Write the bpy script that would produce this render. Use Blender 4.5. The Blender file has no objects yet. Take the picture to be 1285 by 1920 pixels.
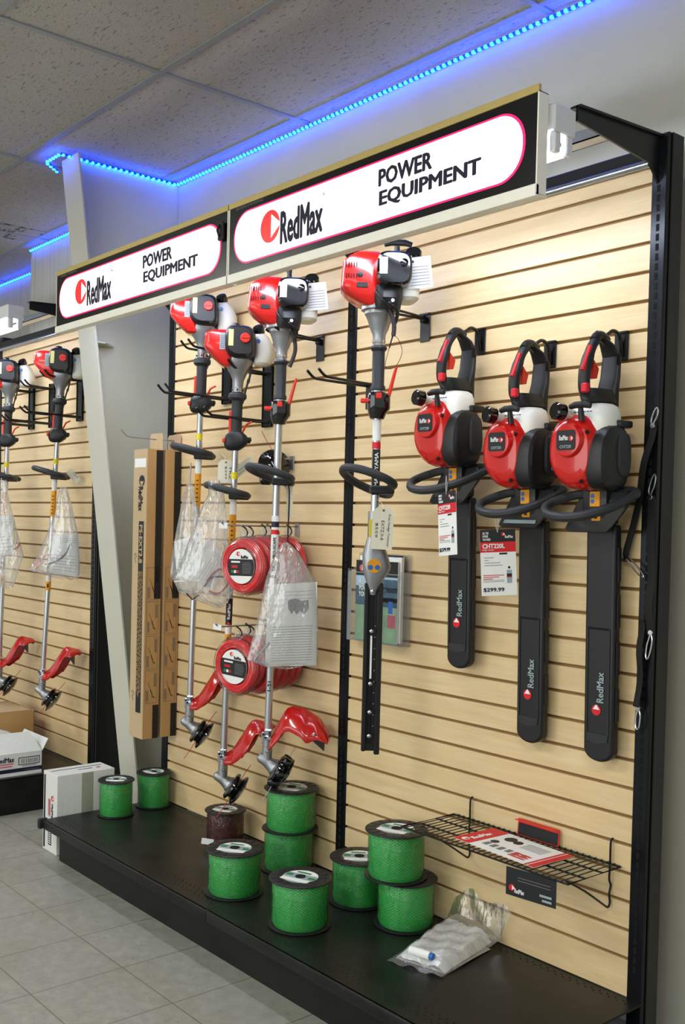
import bpy, bmesh, math, random
from mathutils import Vector, Matrix, noise
random.seed(7)
PI = math.pi
S = bpy.context.scene
COL = S.collection

# ------------------------------------------------------------------ camera
CF, CCX, CCY = 1934.18, 642.5, 1030.32
CP = Vector((1.5719, -2.3684, 1.426))
_yaw, _pit, _rol = 0.867947, -0.0257283, -0.0238049
_f = Vector((-math.sin(_yaw)*math.cos(_pit), math.cos(_yaw)*math.cos(_pit), math.sin(_pit)))
_r = Vector((math.cos(_yaw), math.sin(_yaw), 0)); _u = _r.cross(_f)
CR = _r*math.cos(_rol)-_u*math.sin(_rol); CU = _r*math.sin(_rol)+_u*math.cos(_rol)
cd = bpy.data.cameras.new('camera'); cam = bpy.data.objects.new('camera', cd); COL.objects.link(cam)
cd.sensor_width = 36; cd.lens = CF/1920*36; cd.shift_y = (CCY-960)/1920; cd.clip_start = .05
cam.matrix_world = Matrix(((CR.x, CU.x, -_f.x, CP.x), (CR.y, CU.y, -_f.y, CP.y), (CR.z, CU.z, -_f.z, CP.z), (0, 0, 0, 1)))
S.camera = cam

def at(px, py, ax, val):
    """point seen at a pixel of the 1285x1920 frame on the world plane ax = val"""
    ray = _f + CR*((px-CCX)/CF) + CU*((CCY-py)/CF)
    k = 'xyz'.index(ax); t = (val-CP[k])/ray[k]
    return CP + ray*t

# ------------------------------------------------------------------ light and exposure
S.view_settings.view_transform = 'Standard'; S.view_settings.look = 'None'
S.view_settings.gamma = 1; S.view_settings.exposure = 0.0
W = bpy.data.worlds.new('world'); S.world = W; W.use_nodes = True
W.node_tree.nodes['Background'].inputs[0].default_value = (.98, 1.0, .95, 1)
W.node_tree.nodes['Background'].inputs[1].default_value = .62

def area(name, loc, sx, sy, power, col=(.98, 1, .94), rot=(0, 0, 0)):
    l = bpy.data.lights.new(name, 'AREA'); l.shape = 'RECTANGLE'; l.size = sx; l.size_y = sy; l.energy = power; l.color = col
    o = bpy.data.objects.new(name, l); o.location = loc; o.rotation_euler = rot; COL.objects.link(o); return o
# unseen area lights added under the ceiling to raise the room's brightness
area('ceiling_fill', (1.6, -2.6, 2.98), 1.2, .6, 50)
area('ceiling_fill', (-1.2, -3.4, 2.98), 1.2, .6, 55)
area('ceiling_fill', (-4.2, -2.9, 2.98), 1.2, .6, 55)
area('front_fill', (-.5, -6.6, 1.5), 7.0, 2.0, 130, (.96, 1, .98), (PI/2, 0, 0))  # added fill behind the camera, brightens upright faces; no window stands there
# fluorescent tubes inside the canopy hoods (the tubes themselves are built below)
TUBE_W = 30.0
LED_E = 24.0
SIGN_E = 1.05

# ------------------------------------------------------------------ materials
MATS = {}
def newmat(name):
    m = bpy.data.materials.new(name); m.use_nodes = True; MATS[name] = m
    return m, m.node_tree.nodes, m.node_tree.links, m.node_tree.nodes['Principled BSDF']
def srgb(c):
    if isinstance(c, str):
        c = [int(c[i:i+2], 16)/255 for i in (0, 2, 4)]
    return tuple(x/12.92 if x <= .04045 else ((x+.055)/1.055)**2.4 for x in c[:3])+(1,)
def mat(name, col, rough=.5, metal=0, var=.06, vscale=40, bump=0, bscale=200, coat=0, emit=0, alpha=1, trans=0, ior=1.45, stretch=None):
    if name in MATS: return MATS[name]
    m, N, L, b = newmat(name)
    c = srgb(col)
    tc = N.new('ShaderNodeTexCoord')
    mp = N.new('ShaderNodeMapping'); L.new(tc.outputs['Object'], mp.inputs[0])
    if stretch: mp.inputs['Scale'].default_value = stretch
    n = N.new('ShaderNodeTexNoise'); n.inputs['Scale'].default_value = vscale; n.inputs['Detail'].default_value = 4
    L.new(mp.outputs[0], n.inputs['Vector'])
    r = N.new('ShaderNodeMix'); r.data_type = 'RGBA'
    r.inputs['A'].default_value = tuple(x*(1-var) for x in c[:3])+(1,)
    r.inputs['B'].default_value = tuple(min(1, x*(1+var)) for x in c[:3])+(1,)
    L.new(n.outputs['Fac'], r.inputs['Factor']); L.new(r.outputs['Result'], b.inputs['Base Color'])
    b.inputs['Roughness'].default_value = rough; b.inputs['Metallic'].default_value = metal
    b.inputs['Coat Weight'].default_value = coat; b.inputs['Alpha'].default_value = alpha
    b.inputs['Transmission Weight'].default_value = trans; b.inputs['IOR'].default_value = ior
    if emit:
        b.inputs['Emission Color'].default_value = c; b.inputs['Emission Strength'].default_value = emit
    if bump:
        n2 = N.new('ShaderNodeTexNoise'); n2.inputs['Scale'].default_value = bscale; n2.inputs['Detail'].default_value = 3
        L.new(mp.outputs[0], n2.inputs['Vector'])
        bp = N.new('ShaderNodeBump'); bp.inputs['Strength'].default_value = bump; bp.inputs['Distance'].default_value = .002
        L.new(n2.outputs['Fac'], bp.inputs['Height']); L.new(bp.outputs[0], b.inputs['Normal'])
    return m
def math_node(N, L, op, a, b=None, c=None):
    n = N.new('ShaderNodeMath'); n.operation = op
    for i, v in enumerate((a, b, c)):
        if v is None: continue
        if isinstance(v, (int, float)): n.inputs[i].default_value = v
        else: L.new(v, n.inputs[i])
    return n.outputs[0]
def mixc(N, L, fac, a, b):
    r = N.new('ShaderNodeMix'); r.data_type = 'RGBA'
    if isinstance(fac, (int, float)): r.inputs['Factor'].default_value = fac
    else: L.new(fac, r.inputs['Factor'])
    for k, v in (('A', a), ('B', b)):
        if isinstance(v, tuple): r.inputs[k].default_value = v
        else: L.new(v, r.inputs[k])
    return r.outputs['Result']
def ramp(N, L, fac, lo, hi):
    n = N.new('ShaderNodeMapRange'); n.inputs['From Min'].default_value = lo; n.inputs['From Max'].default_value = hi
    L.new(fac, n.inputs['Value']); return n.outputs[0]
def coords(N, L, scale=(1, 1, 1)):
    tc = N.new('ShaderNodeTexCoord'); mp = N.new('ShaderNodeMapping'); mp.inputs['Scale'].default_value = scale
    L.new(tc.outputs['Object'], mp.inputs[0]); return mp.outputs[0], tc
def tex(N, L, kind, vec, scale, detail=4, rough=.55):
    n = N.new('ShaderNodeTex'+kind); n.inputs['Scale'].default_value = scale
    if kind == 'Noise': n.inputs['Detail'].default_value = detail; n.inputs['Roughness'].default_value = rough
    L.new(vec, n.inputs['Vector']); return n

def m_slat():
    m, N, L, b = newmat('maple_slatwall')
    v, _ = coords(N, L, (1.2, 1, 14))
    n = tex(N, L, 'Noise', v, 3, 6, .6)
    v2, _ = coords(N, L, (2.5, 1, 90)); n2 = tex(N, L, 'Noise', v2, 3, 5)
    v3, _ = coords(N, L, (.7, 1, 1.6)); n3 = tex(N, L, 'Noise', v3, 2, 2)
    c = mixc(N, L, ramp(N, L, n.outputs['Fac'], .3, .7), srgb('e0c9a0'), srgb('d2b686'))
    c = mixc(N, L, math_node(N, L, 'MULTIPLY', ramp(N, L, n2.outputs['Fac'], .45, .75), .35), c, srgb('c2a06c'))
    c = mixc(N, L, math_node(N, L, 'MULTIPLY', ramp(N, L, n3.outputs['Fac'], .4, .7), .35), c, srgb('d8b98a'))
    # small knots
    vk, _ = coords(N, L, (1, 1, 1.6)); k = tex(N, L, 'Voronoi', vk, 5.5)
    kf = math_node(N, L, 'LESS_THAN', k.outputs['Distance'], .022)
    c = mixc(N, L, math_node(N, L, 'MULTIPLY', kf, .45), c, srgb('9a6a38'))
    L.new(c, b.inputs['Base Color']); b.inputs['Roughness'].default_value = .38
    return m
def m_ceiling():
    m, N, L, b = newmat('ceiling_tile')
    v, _ = coords(N, L, (18, 60, 1)); n = tex(N, L, 'Noise', v, 1.6, 3, .7)
    v2, _ = coords(N, L); n2 = tex(N, L, 'Noise', v2, 160, 3)
    n3 = tex(N, L, 'Noise', v2, 1.3, 4)
    fis = ramp(N, L, n.outputs['Fac'], .60, .65)
    c = mixc(N, L, n2.outputs['Fac'], srgb('96938a'), srgb('c2bfb4'))
    c = mixc(N, L, math_node(N, L, 'MULTIPLY', fis, .62), c, srgb('55514a'))
    c = mixc(N, L, math_node(N, L, 'MULTIPLY', ramp(N, L, n3.outputs['Fac'], .5, .75), .35), c, srgb('8d8272'))
    L.new(c, b.inputs['Base Color']); b.inputs['Roughness'].default_value = .95
    bp = N.new('ShaderNodeBump'); bp.inputs['Strength'].default_value = .6; bp.inputs['Distance'].default_value = .004
    h = math_node(N, L, 'SUBTRACT', n2.outputs['Fac'], fis); L.new(h, bp.inputs['Height']); L.new(bp.outputs[0], b.inputs['Normal'])
    return m
def m_stained():
    m, N, L, b = newmat('stained_ceiling_tile')
    v, _ = coords(N, L); n2 = tex(N, L, 'Noise', v, 60, 3); n = tex(N, L, 'Noise', v, 5, 6, .7)
    c = mixc(N, L, n2.outputs['Fac'], srgb('8d8a80'), srgb('b7b3a6'))
    d = math_node(N, L, 'ABSOLUTE', math_node(N, L, 'SUBTRACT', n.outputs['Fac'], .52))
    c = mixc(N, L, math_node(N, L, 'SUBTRACT', 1.0, ramp(N, L, d, .004, .035)), c, srgb('2a261f'))
    L.new(c, b.inputs['Base Color']); b.inputs['Roughness'].default_value = .95
    return m
def m_floor():
    m, N, L, b = newmat('vinyl_floor_tile')
    v, tc = coords(N, L)
    sp = N.new('ShaderNodeSeparateXYZ'); L.new(tc.outputs['Object'], sp.inputs[0])
    def line(o, off):
        f = math_node(N, L, 'FRACT', math_node(N, L, 'DIVIDE', math_node(N, L, 'ADD', o, off), .3048))
        d = math_node(N, L, 'MINIMUM', f, math_node(N, L, 'SUBTRACT', 1.0, f))
        return math_node(N, L, 'LESS_THAN', d, .0062)
    lines = math_node(N, L, 'MAXIMUM', line(sp.outputs[0], 1.328+30.48), line(sp.outputs[1], .785+30.48))
    n = tex(N, L, 'Noise', v, 22, 6, .7); n2 = tex(N, L, 'Noise', v, 3.2, 5, .6); n3 = tex(N, L, 'Noise', v, 75, 3)
    c = mixc(N, L, ramp(N, L, n.outputs['Fac'], .3, .7), srgb('84847b'), srgb('9d9d93'))
    c = mixc(N, L, math_node(N, L, 'MULTIPLY', ramp(N, L, n2.outputs['Fac'], .48, .75), .45), c, srgb('7c7768'))
    c = mixc(N, L, math_node(N, L, 'MULTIPLY', ramp(N, L, n3.outputs['Fac'], .65, .72), .6), c, srgb('544d40'))
    c = mixc(N, L, math_node(N, L, 'MULTIPLY', lines, .85), c, srgb('5a5548'))
    L.new(c, b.inputs['Base Color'])
    L.new(math_node(N, L, 'ADD', math_node(N, L, 'MULTIPLY', n.outputs['Fac'], .25), .28), b.inputs['Roughness'])
    return m
def m_wall(name, col, grooves=0, dirt=.5):
    m, N, L, b = newmat(name)
    v, tc = coords(N, L)
    n = tex(N, L, 'Noise', v, 2.2, 5, .6); n2 = tex(N, L, 'Noise', v, 9, 8, .75); n3 = tex(N, L, 'Noise', v, 120, 2)
    base = srgb(col)
    c = mixc(N, L, math_node(N, L, 'MULTIPLY', ramp(N, L, n.outputs['Fac'], .4, .75), .35), base, tuple(x*.8 for x in base[:3])+(1,))
    c = mixc(N, L, math_node(N, L, 'MULTIPLY', ramp(N, L, n2.outputs['Fac'], .70, .74), dirt), c, srgb('5b5a50'))
    bp = N.new('ShaderNodeBump'); bp.inputs['Strength'].default_value = .25; bp.inputs['Distance'].default_value = .002
    h = n3.outputs['Fac']
    if grooves:
        sp = N.new('ShaderNodeSeparateXYZ'); L.new(tc.outputs['Object'], sp.inputs[0])
        f = math_node(N, L, 'FRACT', math_node(N, L, 'DIVIDE', math_node(N, L, 'ADD', sp.outputs[0], 40.0), grooves))
        f2 = math_node(N, L, 'FRACT', math_node(N, L, 'DIVIDE', math_node(N, L, 'ADD', sp.outputs[0], 40.07), grooves*2.37))
        g = math_node(N, L, 'MAXIMUM', math_node(N, L, 'LESS_THAN', f, .03), math_node(N, L, 'LESS_THAN', f2, .014))
        c = mixc(N, L, math_node(N, L, 'MULTIPLY', g, .55), c, srgb('6a675c'))
    L.new(c, b.inputs['Base Color']); b.inputs['Roughness'].default_value = .6
    L.new(h, bp.inputs['Height']); L.new(bp.outputs[0], b.inputs['Normal'])
    return m
def m_deck():
    m, N, L, b = newmat('scuffed_black_steel')
    v, _ = coords(N, L); n = tex(N, L, 'Noise', v, 5, 8, .7)
    v2, _ = coords(N, L, (1, 6, 1)); n2 = tex(N, L, 'Noise', v2, 14, 6, .7)
    c = mixc(N, L, ramp(N, L, n.outputs['Fac'], .35, .75), srgb('0d0e0e'), srgb('1d1f1c'))
    c = mixc(N, L, math_node(N, L, 'MULTIPLY', ramp(N, L, n2.outputs['Fac'], .66, .8), .4), c, srgb('44453f'))
    L.new(c, b.inputs['Base Color'])
    L.new(math_node(N, L, 'ADD', math_node(N, L, 'MULTIPLY', n.outputs['Fac'], .5), .12), b.inputs['Roughness'])
    b.inputs['Specular IOR Level'].default_value = .28
    return m
def m_film(name, col=(1, 1, 1), body=.10, gloss=.16, crinkle=30, ior=1.5):
    """thin clear plastic: mostly see-through, creased gloss on top"""
    m, N, L, b = newmat(name)
    N.remove(b); out = N['Material Output']
    v, _ = coords(N, L, (1, 1, .35)); n = tex(N, L, 'Noise', v, crinkle, 3, .6)
    bp = N.new('ShaderNodeBump'); bp.inputs['Strength'].default_value = 1; bp.inputs['Distance'].default_value = .012
    L.new(n.outputs['Fac'], bp.inputs['Height'])
    tr = N.new('ShaderNodeBsdfTransparent'); tr.inputs[0].default_value = (.97, .97, .97, 1)
    df = N.new('ShaderNodeBsdfTranslucent'); df.inputs[0].default_value = col+(1,)
    d2 = N.new('ShaderNodeBsdfDiffuse'); d2.inputs[0].default_value = col+(1,)
    gl = N.new('ShaderNodeBsdfGlossy'); gl.inputs['Roughness'].default_value = .16; L.new(bp.outputs[0], gl.inputs['Normal'])
    a = N.new('ShaderNodeMixShader'); a.inputs[0].default_value = .5; L.new(df.outputs[0], a.inputs[1]); L.new(d2.outputs[0], a.inputs[2])
    m1 = N.new('ShaderNodeMixShader')
    crease = ramp(N, L, n.outputs['Fac'], .55, .75)
    L.new(math_node(N, L, 'ADD', math_node(N, L, 'MULTIPLY', crease, body*1.6), body), m1.inputs[0])
    L.new(tr.outputs[0], m1.inputs[1]); L.new(a.outputs[0], m1.inputs[2])
    m2 = N.new('ShaderNodeMixShader')
    fr = N.new('ShaderNodeFresnel'); fr.inputs[0].default_value = ior; L.new(bp.outputs[0], fr.inputs['Normal'])
    L.new(math_node(N, L, 'MINIMUM', math_node(N, L, 'ADD', math_node(N, L, 'MULTIPLY', fr.outputs[0], .8), gloss*.3), .7), m2.inputs[0])
    L.new(m1.outputs[0], m2.inputs[1]); L.new(gl.outputs[0], m2.inputs[2]); L.new(m2.outputs[0], out.inputs[0])
    return m
def m_net():
    """wound trimmer line under a pale plastic net; UV: x around, y up"""
    def make(name, c1, c2, net, amt, nu, nv):
        m, N, L, b = newmat(name)
        uv = N.new('ShaderNodeTexCoord').outputs['UV']
        sp = N.new('ShaderNodeSeparateXYZ'); L.new(uv, sp.inputs[0])
        U = math_node(N, L, 'MULTIPLY', sp.outputs[0], nu*2*PI); V = math_node(N, L, 'MULTIPLY', sp.outputs[1], nv*2*PI)
        nz = tex(N, L, 'Noise', uv, 3.5, 2); wob = math_node(N, L, 'MULTIPLY', nz.outputs['Fac'], 7.0); V = math_node(N, L, 'ADD', V, wob)
        s1 = math_node(N, L, 'ABSOLUTE', math_node(N, L, 'SINE', math_node(N, L, 'ADD', U, V)))
        s2 = math_node(N, L, 'ABSOLUTE', math_node(N, L, 'SINE', math_node(N, L, 'SUBTRACT', U, V)))
        mn = math_node(N, L, 'MINIMUM', s1, s2)
        li = math_node(N, L, 'LESS_THAN', mn, .24)
        strands = math_node(N, L, 'SINE', math_node(N, L, 'MULTIPLY', sp.outputs[1], 44*2*PI))
        vn = N.new('ShaderNodeMapping'); vn.inputs['Scale'].default_value = (6, 60, 1); L.new(uv, vn.inputs[0])
        nb = tex(N, L, 'Noise', vn.outputs[0], 1.0, 3)
        c = mixc(N, L, ramp(N, L, nb.outputs['Fac'], .35, .65), srgb(c1), srgb(c2))
        c = mixc(N, L, math_node(N, L, 'MULTIPLY', li, amt), c, srgb(net))
        L.new(c, b.inputs['Base Color']); b.inputs['Roughness'].default_value = .28
        bp = N.new('ShaderNodeBump'); bp.inputs['Strength'].default_value = .5; bp.inputs['Distance'].default_value = .003
        L.new(math_node(N, L, 'ADD', math_node(N, L, 'MULTIPLY', strands, .4), li), bp.inputs['Height']); L.new(bp.outputs[0], b.inputs['Normal'])
        return m
    make('green_line_net', '049a2c', '08b838', '7fe89a', .68, 20, 9)
    make('dark_red_line_net', '3d0d10', '571418', '7a3034', .45, 20, 10)
def m_card(name, col):
    m, N, L, b = newmat(name)
    v, _ = coords(N, L, (90, 90, 3)); n = tex(N, L, 'Noise', v, 1, 3)
    v2, _ = coords(N, L); n2 = tex(N, L, 'Noise', v2, 6, 4)
    base = srgb(col)
    c = mixc(N, L, n.outputs['Fac'], tuple(x*.9 for x in base[:3])+(1,), tuple(min(1, x*1.08) for x in base[:3])+(1,))
    c = mixc(N, L, math_node(N, L, 'MULTIPLY', ramp(N, L, n2.outputs['Fac'], .45, .8), .2), c, tuple(x*.7 for x in base[:3])+(1,))
    L.new(c, b.inputs['Base Color']); b.inputs['Roughness'].default_value = .8
    return m
m_slat(); m_ceiling(); m_stained(); m_floor(); m_deck(); m_net()
m_wall('painted_plaster', 'b4b3a6'); m_wall('painted_board', 'b4b2a4', .11, .25); m_wall('painted_column', 'c5c3b6', 0, .35)
m_wall('painted_web', 'c2c0ab', 0, .2)
m_film('clear_bag', (.95, .96, .97), .17, .3, 24); m_film('clear_shell', (.95, .85, .85), .012, .10, 60, 1.35); m_film('clear_acrylic', (.8, .85, .88), .004, .03, 2, 1.12); m_film('acrylic_edge', (.62, .66, .70), .16, .2, 2, 1.3); m_film('clear_wrap_film', (.7, .95, .75), .006, .05, 70)
m_card('kraft_card', 'b8905c'); m_card('kraft_card_pale', 'bba27e'); m_card('white_card', 'd5d6d2'); m_card('tag_card', 'd6d2bd')
mat('black_steel', '101112', .32, 0, .15, 30)
mat('slot_steel', '1a1d22', .25, .6, .2, 8)
mat('hook_black', '0c0c0e', .3)
mat('black_plastic', '17181a', .42, 0, .1, 60, .15, 400)
mat('gloss_black', '08080a', .08, coat=.6)
mat('grip_rubber', '26282b', .55, 0, .12, 80, .2, 500)
mat('dark_void', '030303', .9)
mat('red_plastic', 'c81510', .22, 0, .05, 20, coat=.5)
mat('red_trim', 'd22a1c', .35)
mat('guard_red', 'b80f0c', .2, 0, .08, 12, coat=.6)
mat('white_tank', 'e6e6dd', .35, 0, .03)
mat('alloy', '9a9ca0', .35, .75, .12, 30, .2, 300)
mat('shaft_metal', 'b9bcc2', .25, .85, .05)
mat('chrome', 'c9ccd2', .15, 1)
mat('galvanised', 'a8adb5', .2, .9, .1, 4, stretch=(1, 1, 30))
mat('alu_frame', 'f6f3e6', .35)
mat('alu_gold', 'c4ae6c', .4, .2)
mat('white_enamel', 'dcdcdc', .3)
mat('sign_black', '0b0b0d', .25)
mat('ink_black', '121318', .5); mat('ink_navy', '10122e', .5); mat('ink_grey', '6c6c6c', .6); mat('ink_red', 'cc1522', .5); mat('ink_pink', 'c25c66', .6)
mat('paper_white', 'e4e4e2', .7, 0, .03); mat('label_yellow', 'd3c21a', .5); mat('label_orange', 'dc9414', .5); mat('label_cream', 'dcd78c', .5); mat('label_silver', '8fa0a4', .4)
mat('label_blue', '1d62b4', .4); mat('red_line', 'd8121c', .22, coat=.5, var=.15, vscale=90)
mat('green_print', '1a7a3c', .5); mat('mag_green', '7fa082', .35, 0, .5, 18); mat('mag_sky', 'a9c4dd', .35, 0, .1); mat('mag_trees', '3d5e74', .35, 0, .7, 60); mat('mag_pink', 'b0546a', .4, 0, .4, 70)
mat('webbing', '141416', .75, 0, .15, 200, .4, 600)
mat('tape_grey', '9c9c8a', .4); mat('dirty_blue', '1a2140', .5)
mat('sign_red', 'e0202a', .4); mat('cord_red', 'c01018', .4)
mat('nylon_line', 'a8a8ac', .3)
def m_emit(name, col, s):
    m, N, L, b = newmat(name)
    b.inputs['Base Color'].default_value = srgb(col); b.inputs['Emission Color'].default_value = srgb(col); b.inputs['Emission Strength'].default_value = s
    b.inputs['Roughness'].default_value = .3
m_emit('sign_lit_white', 'fbfafc', SIGN_E*.85); m_emit('sign_lit_red', 'ff2a2a', SIGN_E*.7); m_emit('sign_lit_pink', 'ff1f6a', SIGN_E*.8)
m_emit('tube_glow', 'e6eeff', TUBE_W); m_emit('led_blue', '0850ff', LED_E*2.6); m_emit('led_rope', '0618e8', LED_E*.16)

# ------------------------------------------------------------------ mesh helpers
class MB:
    def __init__(s):
        s.bm = bmesh.new(); s.mats = []; s.cur = 0; s.uv = s.bm.loops.layers.uv.new('UVMap')
    def mat(s, name):
        if name not in s.mats: s.mats.append(name)
        s.cur = s.mats.index(name); return s
    def _f(s, vs):
        try: f = s.bm.faces.new(vs)
        except ValueError: return None
        f.material_index = s.cur; f.smooth = True; return f
    def v(s, p): return s.bm.verts.new(p)
    def box(s, lo, hi, bev=0, M=None):
        x0, y0, z0 = lo; x1, y1, z1 = hi
        if bev > 0:
            t = bmesh.new(); bmesh.ops.create_cube(t, size=1)
            for q in t.verts: q.co = Vector(((q.co.x+.5)*(x1-x0)+x0, (q.co.y+.5)*(y1-y0)+y0, (q.co.z+.5)*(z1-z0)+z0))
            bev = min(bev, .45*min(abs(x1-x0), abs(y1-y0), abs(z1-z0)))
            bmesh.ops.bevel(t, geom=t.edges[:], offset=bev, segments=2 if bev > .004 else 1, affect='EDGES', profile=.5)
            mp = {}
            for q in t.verts: mp[q.index] = s.v(M @ q.co if M else q.co)
            for f in t.faces: s._f([mp[q.index] for q in f.verts])
            t.free(); return s
        P = [Vector((x, y, z)) for z in (z0, z1) for x, y in ((x0, y0), (x1, y0), (x1, y1), (x0, y1))]
        V = [s.v(M @ p if M else p) for p in P]
        for q in ((3, 2, 1, 0), (4, 5, 6, 7), (0, 1, 5, 4), (1, 2, 6, 5), (2, 3, 7, 6), (3, 0, 4, 7)): s._f([V[i] for i in q])
        return s
    def rings(s, R, close=True, cap=True, uv=False):
        """R: list of rings (lists of points, same length)"""
        VV = [[s.v(p) for p in r] for r in R]; n = len(R[0])
        for a in range(len(R)-1):
            for i in range(n if close else n-1):
                j = (i+1) % n
                f = s._f([VV[a][i], VV[a][j], VV[a+1][j], VV[a+1][i]])
                if f and uv:
                    us = (i/n, (i+1)/n, (i+1)/n, i/n); vs = (a, a, a+1, a+1)
                    for lp, uu, vv in zip(f.loops, us, vs): lp[s.uv].uv = (uu, vv/(len(R)-1))
        if cap and close:
            for r, rev in ((VV[0], True), (VV[-1], False)):
                s._f(list(reversed(r)) if rev else r)
        return s
    def tube(s, pts, r, seg=8, cap=True, flat=None, closed=False):
        pts = [Vector(p) for p in pts]; n = len(pts)
        rr = r if isinstance(r, (list, tuple)) else [r]*n
        R = []; prev = None
        for i in range(n):
            if closed: d = pts[(i+1) % n]-pts[i-1]
            else: d = pts[min(i+1, n-1)]-pts[max(i-1, 0)]
            if d.length < 1e-9: d = Vector((0, 0, 1))
            d.normalize()
            if prev is None:
                up = Vector((0, 0, 1)) if abs(d.z) < .9 else Vector((1, 0, 0))
                a = d.cross(up).normalized()
            else:
                a = prev - d*prev.dot(d)
                a = a.normalized() if a.length > 1e-6 else d.cross(Vector((0, 0, 1))).normalized()
            prev = a; b = d.cross(a)
            fl = flat or 1
            R.append([pts[i]+a*math.cos(2*PI*k/seg)*rr[i]+b*math.sin(2*PI*k/seg)*rr[i]*fl for k in range(seg)])
        if closed: R.append(R[0]); return s.rings(R, cap=False)
        return s.rings(R, cap=cap)
    def cyl(s, p0, p1, r0, r1=None, seg=16): return s.tube([p0, p1], [r0, r0 if r1 is None else r1], seg)
    def lathe(s, prof, org=(0, 0, 0), axis=(0, 0, 1), seg=24, uv=False, cap=True, sx=1):
        """prof: (r, h) along axis"""
        d = Vector(axis).normalized(); up = Vector((0, 0, 1)) if abs(d.z) < .9 else Vector((1, 0, 0))
        a = up.cross(d).normalized(); b = d.cross(a); o = Vector(org)
        R = [[o+d*h+a*math.cos(2*PI*k/seg)*r*sx+b*math.sin(2*PI*k/seg)*r for k in range(seg)] for r, h in prof]
        return s.rings(R, cap=cap, uv=uv)
    def loft(s, secs, seg=24, ex=3.5):
        """secs: (z, cx, cy, hx, hy) rounded-rectangle sections up z"""
        R = []
        for q in secs:
            z, cx, cy, hx, hy = q[:5]; e = q[5] if len(q) > 5 else ex
            ring = []
            for k in range(seg):
                t = 2*PI*(k+.5)/seg; c, n_ = math.cos(t), math.sin(t)
                ring.append(Vector((cx+hx*math.copysign(abs(c)**(2/e), c), cy+hy*math.copysign(abs(n_)**(2/e), n_), z)))
            R.append(ring)
        return s.rings(R)
    def prism(s, poly, f0, f1):
        """poly: 2D points, f0/f1 map a 2D point to the two 3D faces"""
        a = [s.v(f0(*p)) for p in poly]; b = [s.v(f1(*p)) for p in poly]; n = len(poly)
        s._f(list(reversed(a))); s._f(b)
        for i in range(n): s._f([a[i], a[(i+1) % n], b[(i+1) % n], b[i]])
        return s
    def grid(s, fn, nu, nv, thick=0):
        G = [[s.v(fn(i/nu, j/nv)) for j in range(nv+1)] for i in range(nu+1)]
        for i in range(nu):
            for j in range(nv):
                f = s._f([G[i][j], G[i+1][j], G[i+1][j+1], G[i][j+1]])
                if f:
                    for lp, (a, b) in zip(f.loops, ((i, j), (i+1, j), (i+1, j+1), (i, j+1))): lp[s.uv].uv = (a/nu, b/nv)
        return s
    def build(s, name, parent=None, loc=None, rot=None, bevel=0, solid=0, sub=0, angle=35):
        bmesh.ops.recalc_face_normals(s.bm, faces=s.bm.faces[:]) if not solid else None
        me = bpy.data.meshes.new(name); s.bm.to_mesh(me); s.bm.free()
        for m in s.mats: me.materials.append(MATS[m])
        try: me.set_sharp_from_angle(angle=math.radians(angle))
        except Exception: pass
        o = bpy.data.objects.new(name, me); COL.objects.link(o)
        if parent: o.parent = parent
        if loc is not None: o.location = loc
        if rot is not None: o.rotation_euler = rot
        if solid:
            q = o.modifiers.new('s', 'SOLIDIFY'); q.thickness = solid; q.offset = 0
        if bevel:
            q = o.modifiers.new('b', 'BEVEL'); q.width = bevel; q.segments = 2; q.limit_method = 'ANGLE'; q.angle_limit = math.radians(50)
        if sub:
            q = o.modifiers.new('u', 'SUBSURF'); q.levels = sub; q.render_levels = sub
        return o
def thing(name, label, cat, loc=(0, 0, 0), rot=(0, 0, 0), group=None):
    o = bpy.data.objects.new(name, None); COL.objects.link(o); o.location = loc; o.rotation_euler = rot
    o.empty_display_size = .05
    return tag(o, label, cat, group)
def tag(o, label, cat, group=None):
    o['label'] = label; o['category'] = cat
    if group: o['group'] = group
    return o
def struct(o): o['kind'] = 'structure'; return o
def lab(o, t): o['label'] = t; return o
def nest(t, pairs):
    """second level: small pieces go under the part they sit on"""
    kids = {}
    for c in t.children: kids.setdefault(c.name.split('.')[0], []).append(c)
    for child, par in pairs.items():
        if par not in kids: continue
        for c in kids.get(child, []):
            if tuple(round(v, 4) for v in c.rotation_euler) == tuple(round(v, 4) for v in kids[par][0].rotation_euler): c.rotation_euler = (0, 0, 0)
            c.parent = kids[par][0]
def dup(root, loc=None, rot=None, label=None, skip=()):
    r = root.copy(); COL.objects.link(r)
    if loc is not None: r.location = loc
    if rot is not None: r.rotation_euler = rot
    if label: r['label'] = label
    for ch in list(root.children):
        if ch.name.split('.')[0] in skip: continue
        c = ch.copy(); COL.objects.link(c); c.parent = r
        for g in list(ch.children):
            if g.name.split('.')[0] in skip: continue
            d = g.copy(); COL.objects.link(d); d.parent = c
    return r

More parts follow.
